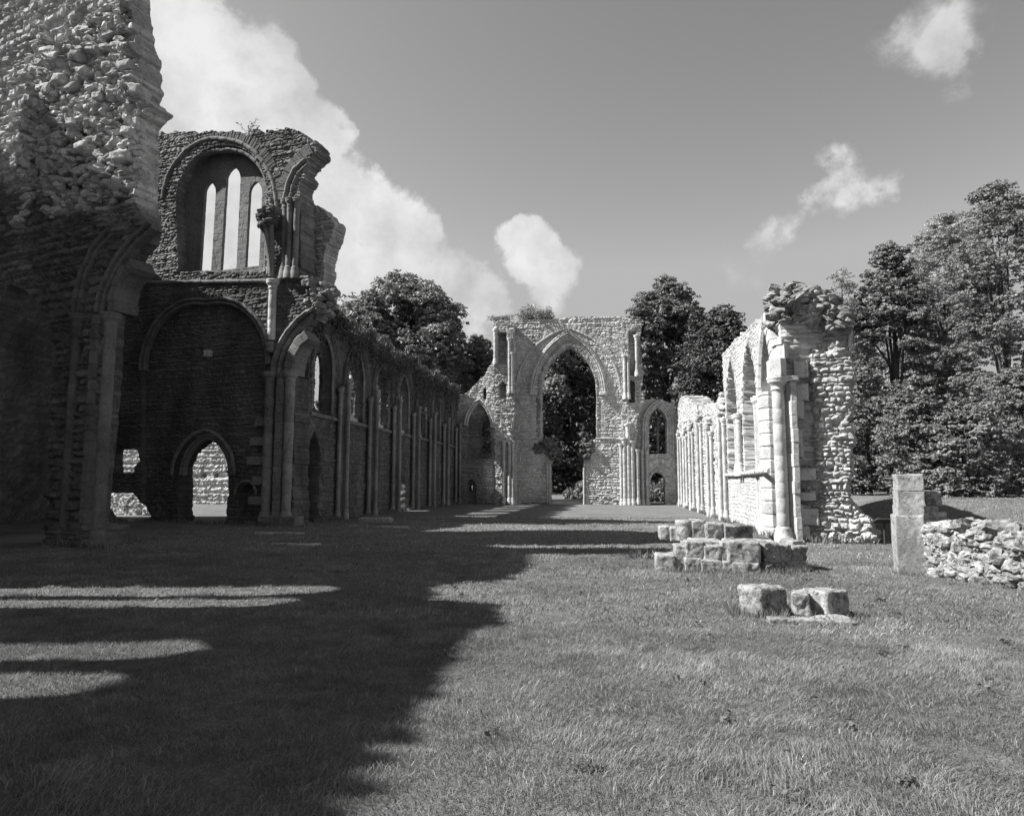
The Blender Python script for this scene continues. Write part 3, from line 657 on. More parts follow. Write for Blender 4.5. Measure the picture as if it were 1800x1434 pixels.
for k in range(len(bays)-1):
    a,b=bays[k]+.35,bays[k+1]-.35
    if k==0: a=28.9
    sweep('wall_rib',pX,arch_pts(a,6.35,b,6.35,8.95,12),orders(.24,.16,2),M['rubble_dark'],S,block=.4,seed=150+k)
    sweep('string_course',pX,[(a,4.65),(b,4.65)],roll(.09,(0,.06)),M['ashlar_dark'],S,block=.8,seed=160+k)
    c=(bays[k]+bays[k+1])/2
    if k>0: block('window_splay',(SX-.84,c+1.22,6.15),(.66,.1,2.5),M['plaster'],S,rz=math.radians(140),seed=180+k,rnd=.1,rough=.02); block('window_sill',(SX-.55,c,4.9),(.7,2.1,.2),M['plaster'],S,seed=190+k,rnd=.2)
    sweep('window_arch',pX,[(c-1.12,4.9)]+arch_pts(c-1.12,6.9,c+1.12,6.9,8.42,8)+[(c+1.12,4.9)],roll(.08,(0,.02)),M['ashlar_dark'],S,block=.4,seed=170+k)
# ivy and rank grass hanging from the wall head
rng=np.random.default_rng(4); n=34000; u=rng.uniform(28.6,57.5,n); dr=np.abs(rng.normal(0,1,n))
reach=.35+1.5*np.clip(fbm(u*.8,u*0,0,6)+.35,0,1)+.6*np.clip(fbm(u*3,u*0,0,7),0,1)
zt_=np.array([ztop(q) for q in u]); z=zt_+.28-dr*reach
P=pX.w(u,z,rng.uniform(.02,.42,n)*np.exp(-((zt_-z)/2.5))+.05)
top=rng.uniform(0,1,n)<.3; P[top]=pX.w(u[top],zt_[top]+rng.uniform(0,.25,top.sum()),-rng.uniform(-.2,1.4,top.sum()))
iv=leafcloud('ivy',P,np.tile([.8,-.2,.2],(n,1)),.07,M['ivy'],None,6)
tag(iv,'dark ivy and grass trailing from the head of the long aisle wall','ivy')

# ------------------------------------------------------------------ walls beyond and beside (cloister range, unseen near walls shaped to shade the lawn)
W=thing('cloister_wall','sunlit rubble wall seen across the cloister through the pointed doorway','ruined wall')
pW=YP(54)
relief('wall',pW,[(-60,-.1),(-60,10),(-41,10.5),(-38,7),(-36,6.3),(-25,6.4),(-14.6,6.2),(-14.6,-.1)],M['rubble_west'],W,th=1.2,res=.11,rag=.15,seed=201,amp=.14,
       recess=[(pW.ats([(355,832),(361,832),(361,838),(355,838)]),.5,.02),(pW.ats([(376,832),(383,832),(383,839),(376,839)]),.5,.02)])
R2=tag(relief('rubble_bank',RP(-21,33,.5),RP(-21,33,.5).ats([(150,905),(150,930),(165,930),(168,880),(178,871),(205,869),(240,868),(262,880),(275,900),(280,930)]),M['rubble_end'],None,th=1.2,res=.05,rag=.14,seed=202,pat='lumpy',amp=.2),
       'low sunlit rubble bank behind the broken gap at the far left','rubble bank')
G_=thing('unseen_transept_gable','high unseen gable wall closing the transept, its near end raised to block the sun','ruined wall')
pG=XP(-24.6,1)
relief('wall',pG,[(14.4,-.1),(14.4,20.6),(17.0,20.8),(17.6,17.5),(19.5,17.6),(23.3,18.8),(26,18.1),(28.8,14),(28.8,-.1)],M['rubble_dark'],G_,th=1,res=.12,rag=.15,seed=203)  # unseen gable; near end raised to keep a strip of sun off the lawn
Cw=thing('unseen_choir_wall','high unseen choir aisle wall with paired lancets, shaped to cast the lawn shadows','ruined wall')
pC=XP(-13,1)
def caster(pts,xw): return [(y-SUNK*(x-xw),x-xw) for x,y in pts]
cout=[(-12,-.1),(-12,11.6),(-6,11.9)]+caster([(-1.35,2.5),(-1.35,4.09),(-1.46,4.83),(-1.32,5.14),(-1.36,5.74),(-1.51,6.61),(-1.48,7.66),(-1.3,8.84),(-1.67,9.83),(-2.71,10.27),(-2.97,11.46),(-1.84,12.31),(-1.75,13.6),(-1.7,14.67)],-13)+[(12.2,11.2),(12.2,-.1)]  # unseen wall; its top is worked back from the lawn's shadow edges
def lance(a,b,zb,zt): return arch_pts(a,zt-.55,b,zt-.55,zt,5)+[(b,zb),(a,zb)]
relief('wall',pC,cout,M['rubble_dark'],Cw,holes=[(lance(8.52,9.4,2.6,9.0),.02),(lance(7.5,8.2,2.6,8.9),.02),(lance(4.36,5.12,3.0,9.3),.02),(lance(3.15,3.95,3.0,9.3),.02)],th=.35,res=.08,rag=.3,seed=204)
Ch=thing('shade_wall','plain wall added out of view to shade the near fragment and the lawn','ruined wall')
pH=XP(-18,1)
relief('wall',pH,[(10.4,-.1),(10.4,16.2)]+caster([(-1.7,14.6),(-1.87,16.12),(-1.9,16.55),(1.3,17.2),(1.4,18.9)],-18)+caster([(-2.5,18.4)],-18)+[(15.7,14.7),(16.3,14.4),(16.7,13.4),(16.75,-.1)],M['rubble_dark'],Ch,th=.8,res=.12,rag=.08,seed=205)  # wall added out of view, heights set by the shadows it throws

# ------------------------------------------------------------------ west front (y=57.5)
WY=57.5; pF=YP(WY)
Wf=thing('west_front','west front of the church with one great pointed window broken through to the doorway','ruined wall')
op=pF.ats([(967,890),(967,818),(973,812),(978,800),(974,788),(962,776),(951,770),(950,690)])+arch_pts(*pF.at(950,686),*pF.at(1048,686),pF.at(1000,606)[1],14)[1:-1]+pF.ats([(1048,690),(1048,768),(1041,776),(1036,790),(1028,800),(1026,818),(1025,890)])
fout=pF.ats([(798,892),(798,700),(815,692),(822,688),(835,678),(845,665),(852,660),(862,640),(869,630),(869,568),(885,564),(900,567),(940,562),(985,561),(990,559),(1050,556),(1095,557),(1112,561),(1126,563),(1126,704),(1145,700),(1165,703),(1188,712),(1192,760),(1197,892)])
larch=arch_pts(*pF.at(821,745),*pF.at(863,745),pF.at(845,709)[1],8)+pF.ats([(863,806),(821,806)])
rwin=pF.ats([(1141,798),(1141,745)])+arch_pts(*pF.at(1141,742),*pF.at(1172,742),pF.at(1157,716)[1],8)[1:-1]+pF.ats([(1172,745),(1172,798)])
rdoor=pF.ats([(1143,892),(1143,848)])+arch_pts(*pF.at(1143,846),*pF.at(1169,846),pF.at(1156,830)[1],6)[1:-1]+pF.ats([(1169,848),(1169,892)])
ldoor=pF.ats([(819,892),(819,858)])+arch_pts(*pF.at(819,856),*pF.at(836,856),pF.at(828,842)[1],6)[1:-1]+pF.ats([(836,858),(836,892)])
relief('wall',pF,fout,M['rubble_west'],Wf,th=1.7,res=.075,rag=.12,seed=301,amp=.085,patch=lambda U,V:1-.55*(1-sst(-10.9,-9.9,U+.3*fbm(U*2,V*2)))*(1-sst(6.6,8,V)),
       holes=[(op,.07),(rwin,.02),(rdoor,.03),(pF.ats([(849,702),(849,684),(852,680),(855,684),(855,702)]),.01),(pF.ats([(840,800),(840,742),(846,728),(852,722),(857,730),(860,745),(860,800)]),.02),(pF.ats([(823,862),(823,850),(829,850),(829,862)]),.03)],
       recess=[(larch,.7,.02),(ldoor,.4,.02)])
# great window mouldings
sweep('window_arch',pF,pF.ats([(946,770),(946,690)])+arch_pts(*pF.at(946,686),*pF.at(1052,686),pF.at(1000,600)[1],18)+pF.ats([(1052,690),(1052,768)]),boxprof(.38,-.4,.06,.08),M['shade_shaft'],Wf,block=.4,seed=302)
sweep('arch_moulding',pF,arch_pts(*pF.at(938,690),*pF.at(1060,690),pF.at(1000,590)[1],18),orders(.5,.26,3),M['ashlar'],Wf,block=.4,seed=303)
sweep('hood_mould',pF,arch_pts(*pF.at(932,692),*pF.at(1066,692),pF.at(1000,582)[1],18),roll(.1,(0,.1)),M['ashlar'],Wf,seed=304)
sweep('wall_rib',pF,arch_pts(*pF.at(907,690),*pF.at(1091,690),pF.at(1000,578)[1],20),roll(.1,(0,.05)),M['ashlar'],Wf,seed=305)
sweep('voussoirs',pF,arch_pts(*pF.at(909,680),*pF.at(1089,680),pF.at(1000,573)[1],20)[14:34],boxprof(.42,-.1,.09,.02),M['rubble_west'],Wf,block=.17,step=.06,seed=306,jit=.08)
for px_ in(938,1060):
    b=pF.at(px_,690); block('capital',(b[0],WY-.12,b[1]-.1),(.6,.5,.28),M['ashlar'],Wf,seed=px_,rnd=.3)
    sweep('window_jamb',pF,[(b[0],b[1]-.25),(b[0],pF.at(px_,772)[1])],boxprof(.5,-.3,.05,.1),M['ashlar'],Wf,block=.36,seed=px_+1)
for a,b in((905,948),(1052,1094)): sweep('string_course',pF,pF.ats([(a,771),(b,771)]),roll(.08,(0,.06)),M['ashlar'],Wf,block=.8,seed=a)
for px_ in(964,1029): sweep('door_jamb',pF,[(pF.at(px_,886)[0],-.1),(pF.at(px_,815)[0],pF.at(px_,815)[1])],orders(.4,.14,2),M['ashlar'],Wf,block=.36,seed=px_)
for sd_,gr_ in ((310,((958,782,46,.6),(968,796,40,.5),(945,790,24,.6),(974,806,20,.4))),(311,((1038,784,24,.5),(1031,800,20,.45)))):
    C_=[]
    for (a_,b_,n_,hx) in gr_:
        q_=pF.at(a_,b_); C_.append(scatter_box((q_[0],WY+.5,q_[1]),(hx,.7,.5),n_,a_))
    C_=np.concatenate(C_); rubble_mass('broken_sill',C_,np.random.default_rng(7).uniform(.28,.5,len(C_)),M['rubble_dark'],Wf,seed=sd_)
for z_,yy,dp in((.1,58.6,1.0),(.26,59.6,1.0)): block('step',((pF.at(996,880)[0]),yy-.3,z_-.05),(3.0,dp,.3),M['rubble_west'],Wf,seed=int(yy),rnd=.06,rough=.015)
# nave responds / stair turrets standing forward of the front
pQ=YP(WY-1.15)
lq=pQ.ats([(866,573),(868,567),(885,563),(903,567),(903,700),(903,735),(896,760),(901,780),(902,890),(872,890),(870,760),(868,700),(862,690),(866,640),(869,600)])
relief('respond',pQ,lq,M['rubble_west'],Wf,th=1.1,res=.06,rag=.14,seed=320,amp=.09,recess=[(pQ.ats([(875,640),(875,584),(890,584),(890,640)]),.8,.05),(pQ.ats([(878,700),(878,676),(883,670),(889,676),(889,700)]),.8,.02)])
rq=pQ.ats([(1094,566),(1100,561),(1126,562),(1128,575),(1123,600),(1124,640),(1131,655),(1127,680),(1131,700),(1129,712),(1124,725),(1118,737),(1121,760),(1117,785),(1118,890),(1097,890),(1096,760),(1093,740),(1094,700)])
relief('respond',pQ,rq,M['rubble_west'],Wf,th=1.1,res=.06,rag=.14,seed=321,amp=.09,recess=[(pQ.ats([(1105,660),(1105,582),(1117,582),(1117,660)]),.6,.05)],holes=[(pQ.ats([(1105,708),(1105,672),(1110,666),(1116,672),(1116,708)]),.02)])
for k,(px_,y0,y1,rr) in enumerate(((871,640,580,.13),(896,690,595,.12),(901,690,620,.1),(896,884,772,.14),(886,884,775,.14),(902,884,775,.12),(1099,700,625,.13),(1105,700,625,.12),(1120,660,590,.14),(1099,886,770,.17),(1106,886,745,.17),(1113,886,775,.16),(1093,886,780,.12),(1122,884,790,.12))):
    a=pQ.at(px_,y0); b=pQ.at(px_,y1); shaft(pQ,a[0],max(a[1],0),b[1],rr,.16,M['ashlar'],Wf,seed=330+k,name='respond_shaft')
# aisle arches
sweep('aisle_arch',pF,arch_pts(*pF.at(819,748),*pF.at(866,752),pF.at(844,704)[1],12),orders(.36,.25,2),M['ashlar'],Wf,seed=350)
sweep('aisle_arch',pF,pF.ats([(1132,800),(1132,750)])+arch_pts(*pF.at(1132,746),*pF.at(1181,746),pF.at(1157,708)[1],12)+pF.ats([(1181,750),(1181,800)]),orders(.36,.22,2),M['ashlar'],Wf,seed=351)
sweep('door_arch',pF,arch_pts(*pF.at(1140,850),*pF.at(1172,850),pF.at(1156,825)[1],8),roll(.12,(0,.05)),M['ashlar'],Wf,seed=352)
sweep('rear_arch',pF,pF.ats([(1138,822),(1147,812),(1160,809),(1172,814),(1180,824)]),boxprof(.35,-.1,.12),M['rubble_west'],Wf,block=.16,step=.06,seed=353,jit=.05)
for o in(1156.5,): sweep('mullion',YP(WY+.8),YP(WY+.8).ats([(o,799),(o,735)]),boxprof(.18,-.1,.1,.04),M['ashlar_dark'],Wf,seed=354)
for a,b in((1141,1157),(1157,1172)): sweep('tracery',YP(WY+.8),arch_pts(*YP(WY+.8).at(a,742),*YP(WY+.8).at(b,742),YP(WY+.8).at(a,726)[1],6),boxprof(.12,-.08,.08,.03),M['ashlar_dark'],Wf,seed=355)
for px_ in(872,906,1128,1136,1190): 
    b=pF.at(px_,790); shaft(pF,b[0],0,b[1],.12,.12,M['ashlar'],Wf,seed=px_,name='wall_shaft')
sweep('string_course',pF,pF.ats([(1120,806),(1140,806)]),roll(.08,(0,.06)),M['ashlar'],Wf,seed=356)

# ------------------------------------------------------------------ north wall (x=5)
NX=5.0; pM=XP(NX,-1)
Nw=thing('aisle_wall','bright sunlit aisle wall with tall blind arches, crowned by a lump of torn vault','ruined wall')
top1=[(1268,640),(1270,624),(1275,613),(1290,600),(1300,590),(1312,580),(1325,568),(1337,560),(1350,548),(1362,536),(1378,530)]
nn=[pM.at(*p) for p in top1]; nn=[(u,v) for u,v in nn]
nout=[(33.4,-.1),(33.4,nn[0][1])]+[(min(u,33.4),min(v,7.55)) for u,v in nn if u>22.6]+[(21.9,7.3),(21.9,-.1)]
def blind(c,w,s,ap,z0): return arch_pts(c-w,s,c+w,s,ap,10)+[(c+w,z0),(c-w,z0)]
relief('wall',pM,nout,M['plaster'],Nw,th=1.6,res=.05,rag=.14,seed=401,amp=.04,patkw=dict(joint=.03,wob=.08),
       recess=[(blind(31.3,1.35,4.4,6.95,2.1),.5,.16),(blind(27.2,1.4,4.4,6.9,2.1),.5,.16),(blind(23.1,1.1,4.4,6.75,-.2),.7,.03)])
top2=[(1188,722),(1189,706),(1196,699),(1204,697),(1213,700),(1218,708),(1230,714),(1240,712),(1243,722),(1254,725),(1266,724),(1270,740)]
t2=[pM.at(*p) for p in top2]; far=[(57.4,-.1),(57.4,t2[0][1])]+[(min(u,57.4),v) for u,v in t2[1:] if u<57.4]+[(33.3,4.8),(33.3,-.1)]
relief('wall',pM,far,M['plaster'],Nw,th=1.2,res=.07,rag=.2,seed=402,amp=.08,patkw=dict(joint=.03,wob=.08,missing=.15),
       recess=[(blind(35.4,.7,3.8,4.3,2.2),.4,.06),(blind(40,.9,3.9,4.8,2.2),.5,.06),(blind(44.4,.9,4.2,5.2,2.2),.5,.06)])
for k,(c,zt_) in enumerate(((33.4,4.9),(37.7,4.6),(42,5.4),(46.4,5.2),(50.6,5.2),(54.6,5.4))):
    sweep('pilaster',pM,[(c,-.1),(c,zt_)],boxprof(.55,-.2,.12,.06),M['ashlar'],Nw,block=.38,seed=410+k)
    for q,o in enumerate((-.42,0,.42)): shaft(pM,c+o,.05,zt_+.3*((q*7+k*3)%3-1),.095,.12 if q!=1 else .26,M['ashlar'],Nw,seed=420+k*3+q,name='wall_shaft')
    C_=scatter_box((NX+.15,c,zt_+.35),(.3,.42,.5),34,k); rubble_mass('springer',C_,np.random.default_rng(k).uniform(.16,.36,34),M['plaster'],Nw,seed=440+k)
for k,(c,zt_,z0) in enumerate(((29.25,4.4,2.0),(25.1,4.6,0))):
    for q,o in enumerate((-.22,.22)): shaft(pM,c+o,z0+.05,zt_,.12,.12,M['ashlar'],Nw,seed=450+k*3+q,name='wall_shaft')
# arch ribs: jagged where the dressed stone is gone, complete over the last bay
sweep('wall_rib',pM,[(22.05,.2)]+[(22.05,4.4)]+arch_pts(22.05,4.4,24.35,4.4,6.9,12)+[(24.35,-.1)],boxprof(.42,-.3,.28,.08),M['ashlar'],Nw,block=.42,seed=460)
sweep('voussoirs',pM,arch_pts(25.6,4.4,28.8,4.4,7.1,12),boxprof(.3,-.3,.04,.02),M['plaster'],Nw,block=.16,step=.06,seed=461,jit=.05)
sweep('voussoirs',pM,arch_pts(29.7,4.4,32.9,4.4,7.1,12),boxprof(.3,-.3,.04,.02),M['plaster'],Nw,block=.16,step=.06,seed=462,jit=.05)
sweep('pilaster',pM,[(24.0,-.1),(24.0,4.6)],boxprof(.9,-.2,.3,.2),M['ashlar'],Nw,block=.42,seed=463)
for a,b in((24.6,28.9),(29.6,32.9)): sweep('string_course',pM,[(a,2.03),(b,2.03)],roll(.08,(0,.08)),M['ashlar'],Nw,block=.7,seed=int(a))
sweep('string_course',pM,[(22.6,2.03),(25.4,2.03)],roll(.09,(0,.34)),M['ashlar'],Nw,block=.7,seed=464)
# torn end facing the camera
EY=21.75; pE=RP(5.7,EY,.34)
eout=pE.ats([(1392,956),(1396,800),(1400,690),(1392,668),(1387,612),(1378,600),(1364,590),(1354,562),(1357,545),(1362,530),(1353,516),(1367,503),(1386,506),(1400,512),(1425,516),(1445,521),(1462,532),(1474,545),(1482,560),(1494,566),(1498,575),(1494,620),(1498,660),(1491,700),(1495,745),(1500,775),(1490,800),(1493,835),(1486,850),(1491,872),(1503,892),(1524,908),(1540,930),(1547,956)])
cE=pE.at(1425,548); 
def bulgeE(U,V):
    l=.5*np.exp(-(((U-cE[0])/1.0)**2+((V-cE[1]-.2)/.55)**2)**1.5)
    zE=pE.at(1430,585)[1]; e=-.35*sst(zE-.9,zE,V)*(1-sst(zE,zE+.4,V))*sst(pE.at(1380,585)[0],pE.at(1400,585)[0],U)*(1-sst(pE.at(1440,585)[0],pE.at(1470,585)[0],U))
    uL=pE.at(1425,700)[0]; c=-.35*(1-sst(uL-.15,uL+.15,U))*(V>2.2)*(V<7.2)
    foot=.12*np.clip(1-(V/.9),0,1)
    return l+e+c+foot+.06*fbm(U*1.2,V*1.2,0,5)
relief('torn_end',pE,eout,M['rubble_end'],Nw,th=1.7,res=.034,rag=.12,seed=470,amp=.14,patkw=dict(rh=(.08,.19),rw=(.14,.42),wob=.09,missing=.1,joint=.026),bulge=bulgeE,side=.1)
C_=[]; rl=np.random.default_rng(12)
for (a_,b_,hx,hz,n_) in ((1372,534,.32,.3,60),(1392,530,.42,.36,90),(1416,534,.48,.36,110),(1442,544,.45,.36,100),(1464,560,.34,.3,60),(1366,516,.24,.14,24),(1388,512,.26,.14,26),(1412,522,.36,.2,40),(1438,532,.3,.2,36),(1368,560,.22,.28,30),(1478,572,.2,.16,20)):
    q_=pw(pE,a_,b_,-.15); C_.append(scatter_box(tuple(q_),(hx,.75,hz),n_,a_))
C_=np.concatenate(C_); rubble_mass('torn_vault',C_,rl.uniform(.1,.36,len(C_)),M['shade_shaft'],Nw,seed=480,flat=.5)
def prism(name,plan,z0,z1,mat,parent,course=.34,seed=0,jit=.012):
    pl_=np.array(plan,float); c=pl_.mean(0); m=len(pl_); V=[];T_=[];z=z0;rr=random.Random(seed); rings=0
    while z<z1-.05:
        n_=min(z1,z+course*rr.uniform(.8,1.25)); s=1+rr.uniform(-.02,.02); o=np.array([rr.uniform(-jit,jit),rr.uniform(-jit,jit)]); t=rr.uniform(.86,1.1)
        for zz,k in((z+.002,.975),(z+.02,1),((z+n_)/2,1.0),(n_-.02,1),(n_-.002,.975)):
            q=(pl_-c)*s*k+c+o; q=q+ .012*np.stack([fbm(q[:,0]*6,q[:,1]*6,zz*5,seed),fbm(q[:,0]*6,q[:,1]*6,zz*5,seed+1)],1)
            V.append(np.concatenate([q,np.full((m,1),zz)],1)); T_.append(np.full(m,t)); rings+=1
        z=n_
    V=np.concatenate(V); i,j=np.meshgrid(np.arange(rings-1),np.arange(m),indexing='ij'); j2=(j+1)%m
    q=np.stack([i*m+j,i*m+j2,(i+1)*m+j2,(i+1)*m+j],-1).reshape(-1,4); cc_=len(V); e=(rings-1)*m
    V=np.concatenate([V,[[c[0],c[1],z1]]]); k=np.arange(m)
    return mesh_np(name,V,[q,np.stack([np.full(m,cc_),e+k,e+(k+1)%m],1)],mat,parent,np.concatenate(T_+[[.9]]))
sh0=YP(21.62)
c=sh0.at(1368,700); shaft(sh0,c[0],0,sh0.at(1368,664)[1],.18,0,M['ashlar'],Nw,seed=490,name='respond_shaft')
x0=sh0.at(1378,700)[0]; x1=sh0.at(1402,700)[0]
prism('respond_pier',[(x0-.05,22.0),(x0-.02,21.72),(x0+.16,21.42),(x0+.3,21.42),(x1-.02,21.58),(x1+.05,22.0)],0,sh0.at(1390,672)[1],M['ashlar'],Nw,seed=491)
xa=sh0.at(1352,650)[0]; xb=sh0.at(1388,650)[0]; z0=sh0.at(1370,664)[1]
prism('springer',[(xa,22),(xa,21.5),(xa+.25,21.3),(xb-.15,21.4),(xb,22)],z0,sh0.at(1370,632)[1],M['ashlar'],Nw,course=.5,seed=492)
prism('springer',[(xa+.15,22),(xa+.18,21.6),(xa+.35,21.42),(xb-.15,21.45),(xb+.02,22)],sh0.at(1370,632)[1],sh0.at(1370,598)[1],M['ashlar'],Nw,course=.35,seed=493,jit=.05)
block('capital',(sh0.at(1383,671)[0],21.62,z0-.05),(.62,.5,.16),M['ashlar'],Nw,seed=494)
for k,(a,b,w_,h_,dd) in enumerate(((1392,838,.5,.42,.35),(1392,865,.5,.4,.38),(1392,880,.5,.26,.36),(1420,834,.45,.34,.02),(1420,872,.42,.22,.05),(1424,908,.5,.5,.12),(1410,690,.36,.5,.1),(1408,650,.4,.5,.06),(1398,905,.5,.6,.35),(1405,938,.6,.5,.3),(1402,780,.3,.8,.12),(1404,720,.3,.6,.1))):
    c=pw(pE,a,b,dd*.35-.12); block('dressed_stone',tuple(c),(w_,.6,h_),M['ashlar'],Nw,seed=500+k,rnd=.1,rough=.03,rz=-.3)

# ------------------------------------------------------------------ crossing pier stump
Hp=thing('pier_stump','waist-high stump of a great pier built of rounded lichened blocks','pier stump')
def pb(x0,y0,x1,y1,Yd,dep,seed,mat='block',rz=0,parent=Hp,name='stone_block',rnd=.2,rough=.03,tone=1.0,tilt=(0,0)):
    a=YP(Yd).at(x0,y1); b=YP(Yd).at(x1,y0)
    return block(name,((a[0]+b[0])/2,Yd+dep/2,(a[1]+b[1])/2),(abs(b[0]-a[0])/(math.cos(rz) if abs(rz)<.8 else 1),dep,b[1]-a[1]),M[mat],parent,seed=seed,rz=rz,rnd=rnd*.75,rough=rough*.8,n=24,tone=tone,tilt=tilt)
for k,a in enumerate([(1153,975,1188,1009,14.0,.5),(1188,959,1206,1010,14.1,.6),(1204,981,1235,1012,13.95,.6),(1234,984,1271,1014,13.85,.6),(1206,952,1238,982,14.0,.6),(1237,959,1270,986,13.95,.6),(1269,952,1283,988,13.95,.5),(1271,987,1293,1016,13.8,.6),(1290,990,1336,1019,13.75,.6),(1280,952,1337,992,13.8,.8)]):
    pb(*a,600+k)
for k,a in enumerate([(1336,990,1366,1017,13.85,.6,.35),(1362,987,1390,1015,14.05,.6,.4),(1385,984,1412,1010,14.25,.6,.4),(1334,954,1362,990,13.95,.6,.35),(1358,957,1384,988,14.1,.6,.4),(1380,960,1411,986,14.3,.7,.35),(1388,952,1409,964,14.5,.6,.2)]):
    pb(*a[:6],620+k,rz=a[6],rough=.06,tone=.8)  # blocks turned from the sun toned down, shade put into their colour
for k,a in enumerate([(1240,988,1400,1008,14.5,2.2),(1210,960,1395,990,14.6,2.0)]): pb(*a,640+k,rough=.05,rnd=.3)
for k,a in enumerate([(1217,915,1240,955,15.0,.6),(1239,920,1268,953,14.9,.6),(1266,923,1290,952,14.9,.7),(1284,923,1314,951,15.0,.7)]):
    pb(*a,650+k,rz=.12*k,tone=.95 if k<3 else .55)  # last block toned darker to paint in its shaded face
p_=YP(15.2); c=p_.at(1205,935)
shaft(p_,c[0],p_.at(1205,950)[1],p_.at(1205,912)[1],.2,0,M['block'],Hp,cap=False,base=False,drum=.24,seed=661,name='column_drum',wear=.02,seg=18)
pb(1214,950,1270,962,14.2,.8,662,rnd=.5)
for k,a in enumerate([(1160,926,1178,950,16.3,.6),(1178,927,1194,952,16.2,.6)]): pb(*a,670+k)

# ------------------------------------------------------------------ loose stones
r1=thing('fallen_stone','squat pitted stone lying left of the two on the lawn','stone'); c=pw(YP(9.75),1341,1063); block('stone_block',(c[0],9.75,.15),(.48,.4,.37),M['block'],r1,seed=700,rz=.6,rnd=.22,rough=.035,n=24); 
r2=thing('fallen_stone','notched stone with a vertical groove lying right of the two on the lawn','stone')
pb(1401,1045,1430,1084,9.35,.45,702,parent=r2,rnd=.4,rough=.05,rz=-.15); 
c=pw(YP(9.6),1452,1064); block('stone_block',(c[0],9.64,.155),(.44,.4,.36),M['block'],r2,seed=704,rz=.7,rnd=.14,rough=.03,n=24)
for k,(a,b,w_,d_,nm) in enumerate([(1425,1092,1.0,.35,'thin pale slab sunk in the grass in front of the notched stone'),(660,917,1.4,.7,'low flat footing stone in the shade near the long aisle wall'),(690,927,1.2,.5,'thin footing slab in the shade below the other footing stone'),(490,938,1.6,.5,'flat paving slab in the deep shade below the respond'),(520,958,1.3,.4,'narrow paving slab nearest the camera in the deep shade')]):
    x,y=ground_at(a,b); o=block('stone_slab',(x,y,-.02 if k!=1 else .04),(w_,d_,.14 if k!=1 else .3),M['block'],None,seed=720+k,rnd=.3,rough=.03,n=11); tag(o,nm,'stone slab')

# ------------------------------------------------------------------ standing jamb stone, low wall, board at the right
St=thing('standing_pillar','upright pillar of three dressed stones with side blocks, at the right edge','stone pillar')
ps=YP(14.0)
def sp(x0,y0,x1,y1,Yd,dep,seed,**k): return pb(x0,y0,x1,y1,Yd,dep,seed,parent=St,**k)
sp(1584,905,1626,1014,14.0,.42,740,name='pillar_stone',rnd=.06,rough=.012,mat='pillar',rz=-.15); sp(1583,863,1628,890,14.0,.42,741,name='pillar_stone',rnd=.06,rough=.012,mat='pillar',rz=-.15)
sp(1583,889,1627,906,14.0,.42,746,name='pillar_stone',rnd=.06,rough=.012,mat='pillar',rz=-.15)
sp(1581,833,1626,864,14.0,.42,742,name='pillar_stone',rnd=.08,rough=.015,mat='pillar',rz=-.15)
sp(1628,863,1656,890,14.3,.4,743,name='side_block',rnd=.2,tone=.7); sp(1622,901,1664,934,14.2,.45,744,name='side_block',rnd=.14)
sp(1624,932,1642,1014,14.15,.4,745,name='side_block',rnd=.14,mat='ashlar'); sp(1624,888,1650,902,14.35,.35,747,name='side_block',rnd=.3)
g0=ground_at(1636,1012); g1=ground_at(1724,1033); dv=np.array([g1[0]+.6-g0[0],g1[1]-.2-g0[1]]); L_=np.linalg.norm(dv); ud=dv/L_
pR=Plane(g0,ud,(ud[1],-ud[0])) if (ud[1]*(-g0[0])+(-ud[0])*(-g0[1]))>0 else Plane(g0,ud,(-ud[1],ud[0]))
lw=thing('low_wall','low knobbly flint and rubble wall running out past the right edge','low wall')
relief('core',pR,[(-.1,-.1),(-.1,.95),(.3,.98),(.5,.86),(.9,.9),(1.3,.82),(1.6,.9),(2.2,.86),(3.4,.9),(4.5,.8),(4.5,-.1)],M['rubble'],lw,th=.6,res=.022,rag=.06,seed=760,pat='lumpy',amp=.045)

rs=np.random.default_rng(45); C_=[];S_=[]
for k in range(620):
    u_=rs.uniform(-.05,4.3); v_=rs.uniform(.02,.84); C_.append(pR.w(u_,v_,.0+rs.uniform(-.03,.05))); S_.append(rs.uniform(.07,.2))
for k in range(150):
    C_.append(pR.w(rs.uniform(0,4.3),.86+rs.uniform(-.06,.08),-rs.uniform(0,.55))); S_.append(rs.uniform(.12,.26))
rubble_mass('flints',C_,S_,M['block'],lw,seed=63,flat=.75)
fw=relief('low_wall',YP(17.5),[(8.0,-.1),(8.0,.55),(8.6,.7),(9.3,.5),(10.5,.6),(12.5,.5),(12.5,-.1)],M['rubble'],None,th=.5,res=.06,rag=.08,seed=761,amp=.06)
tag(fw,'low foundation wall in the grass behind the knobbly wall','low wall')
Bd=thing('notice_board','dark sloping notice board on two thin legs beside the pillar','notice board')
bx0,by0=ground_at(1556,957); bx1,by1=ground_at(1576,958)
zt_=YP(by0).at(1556,915)[1]
block('board_panel',((bx0+bx1)/2+.05,by0,zt_),(.85,.5,.04),M['board'],Bd,rz=0,rnd=.05,rough=.0,tilt=(-.25,0),chip=0)
for x_ in(bx0,bx1): tubes('leg',[([(x_,by0,-.1),(x_,by0,zt_)],[.028,.028])],M['board'],Bd)

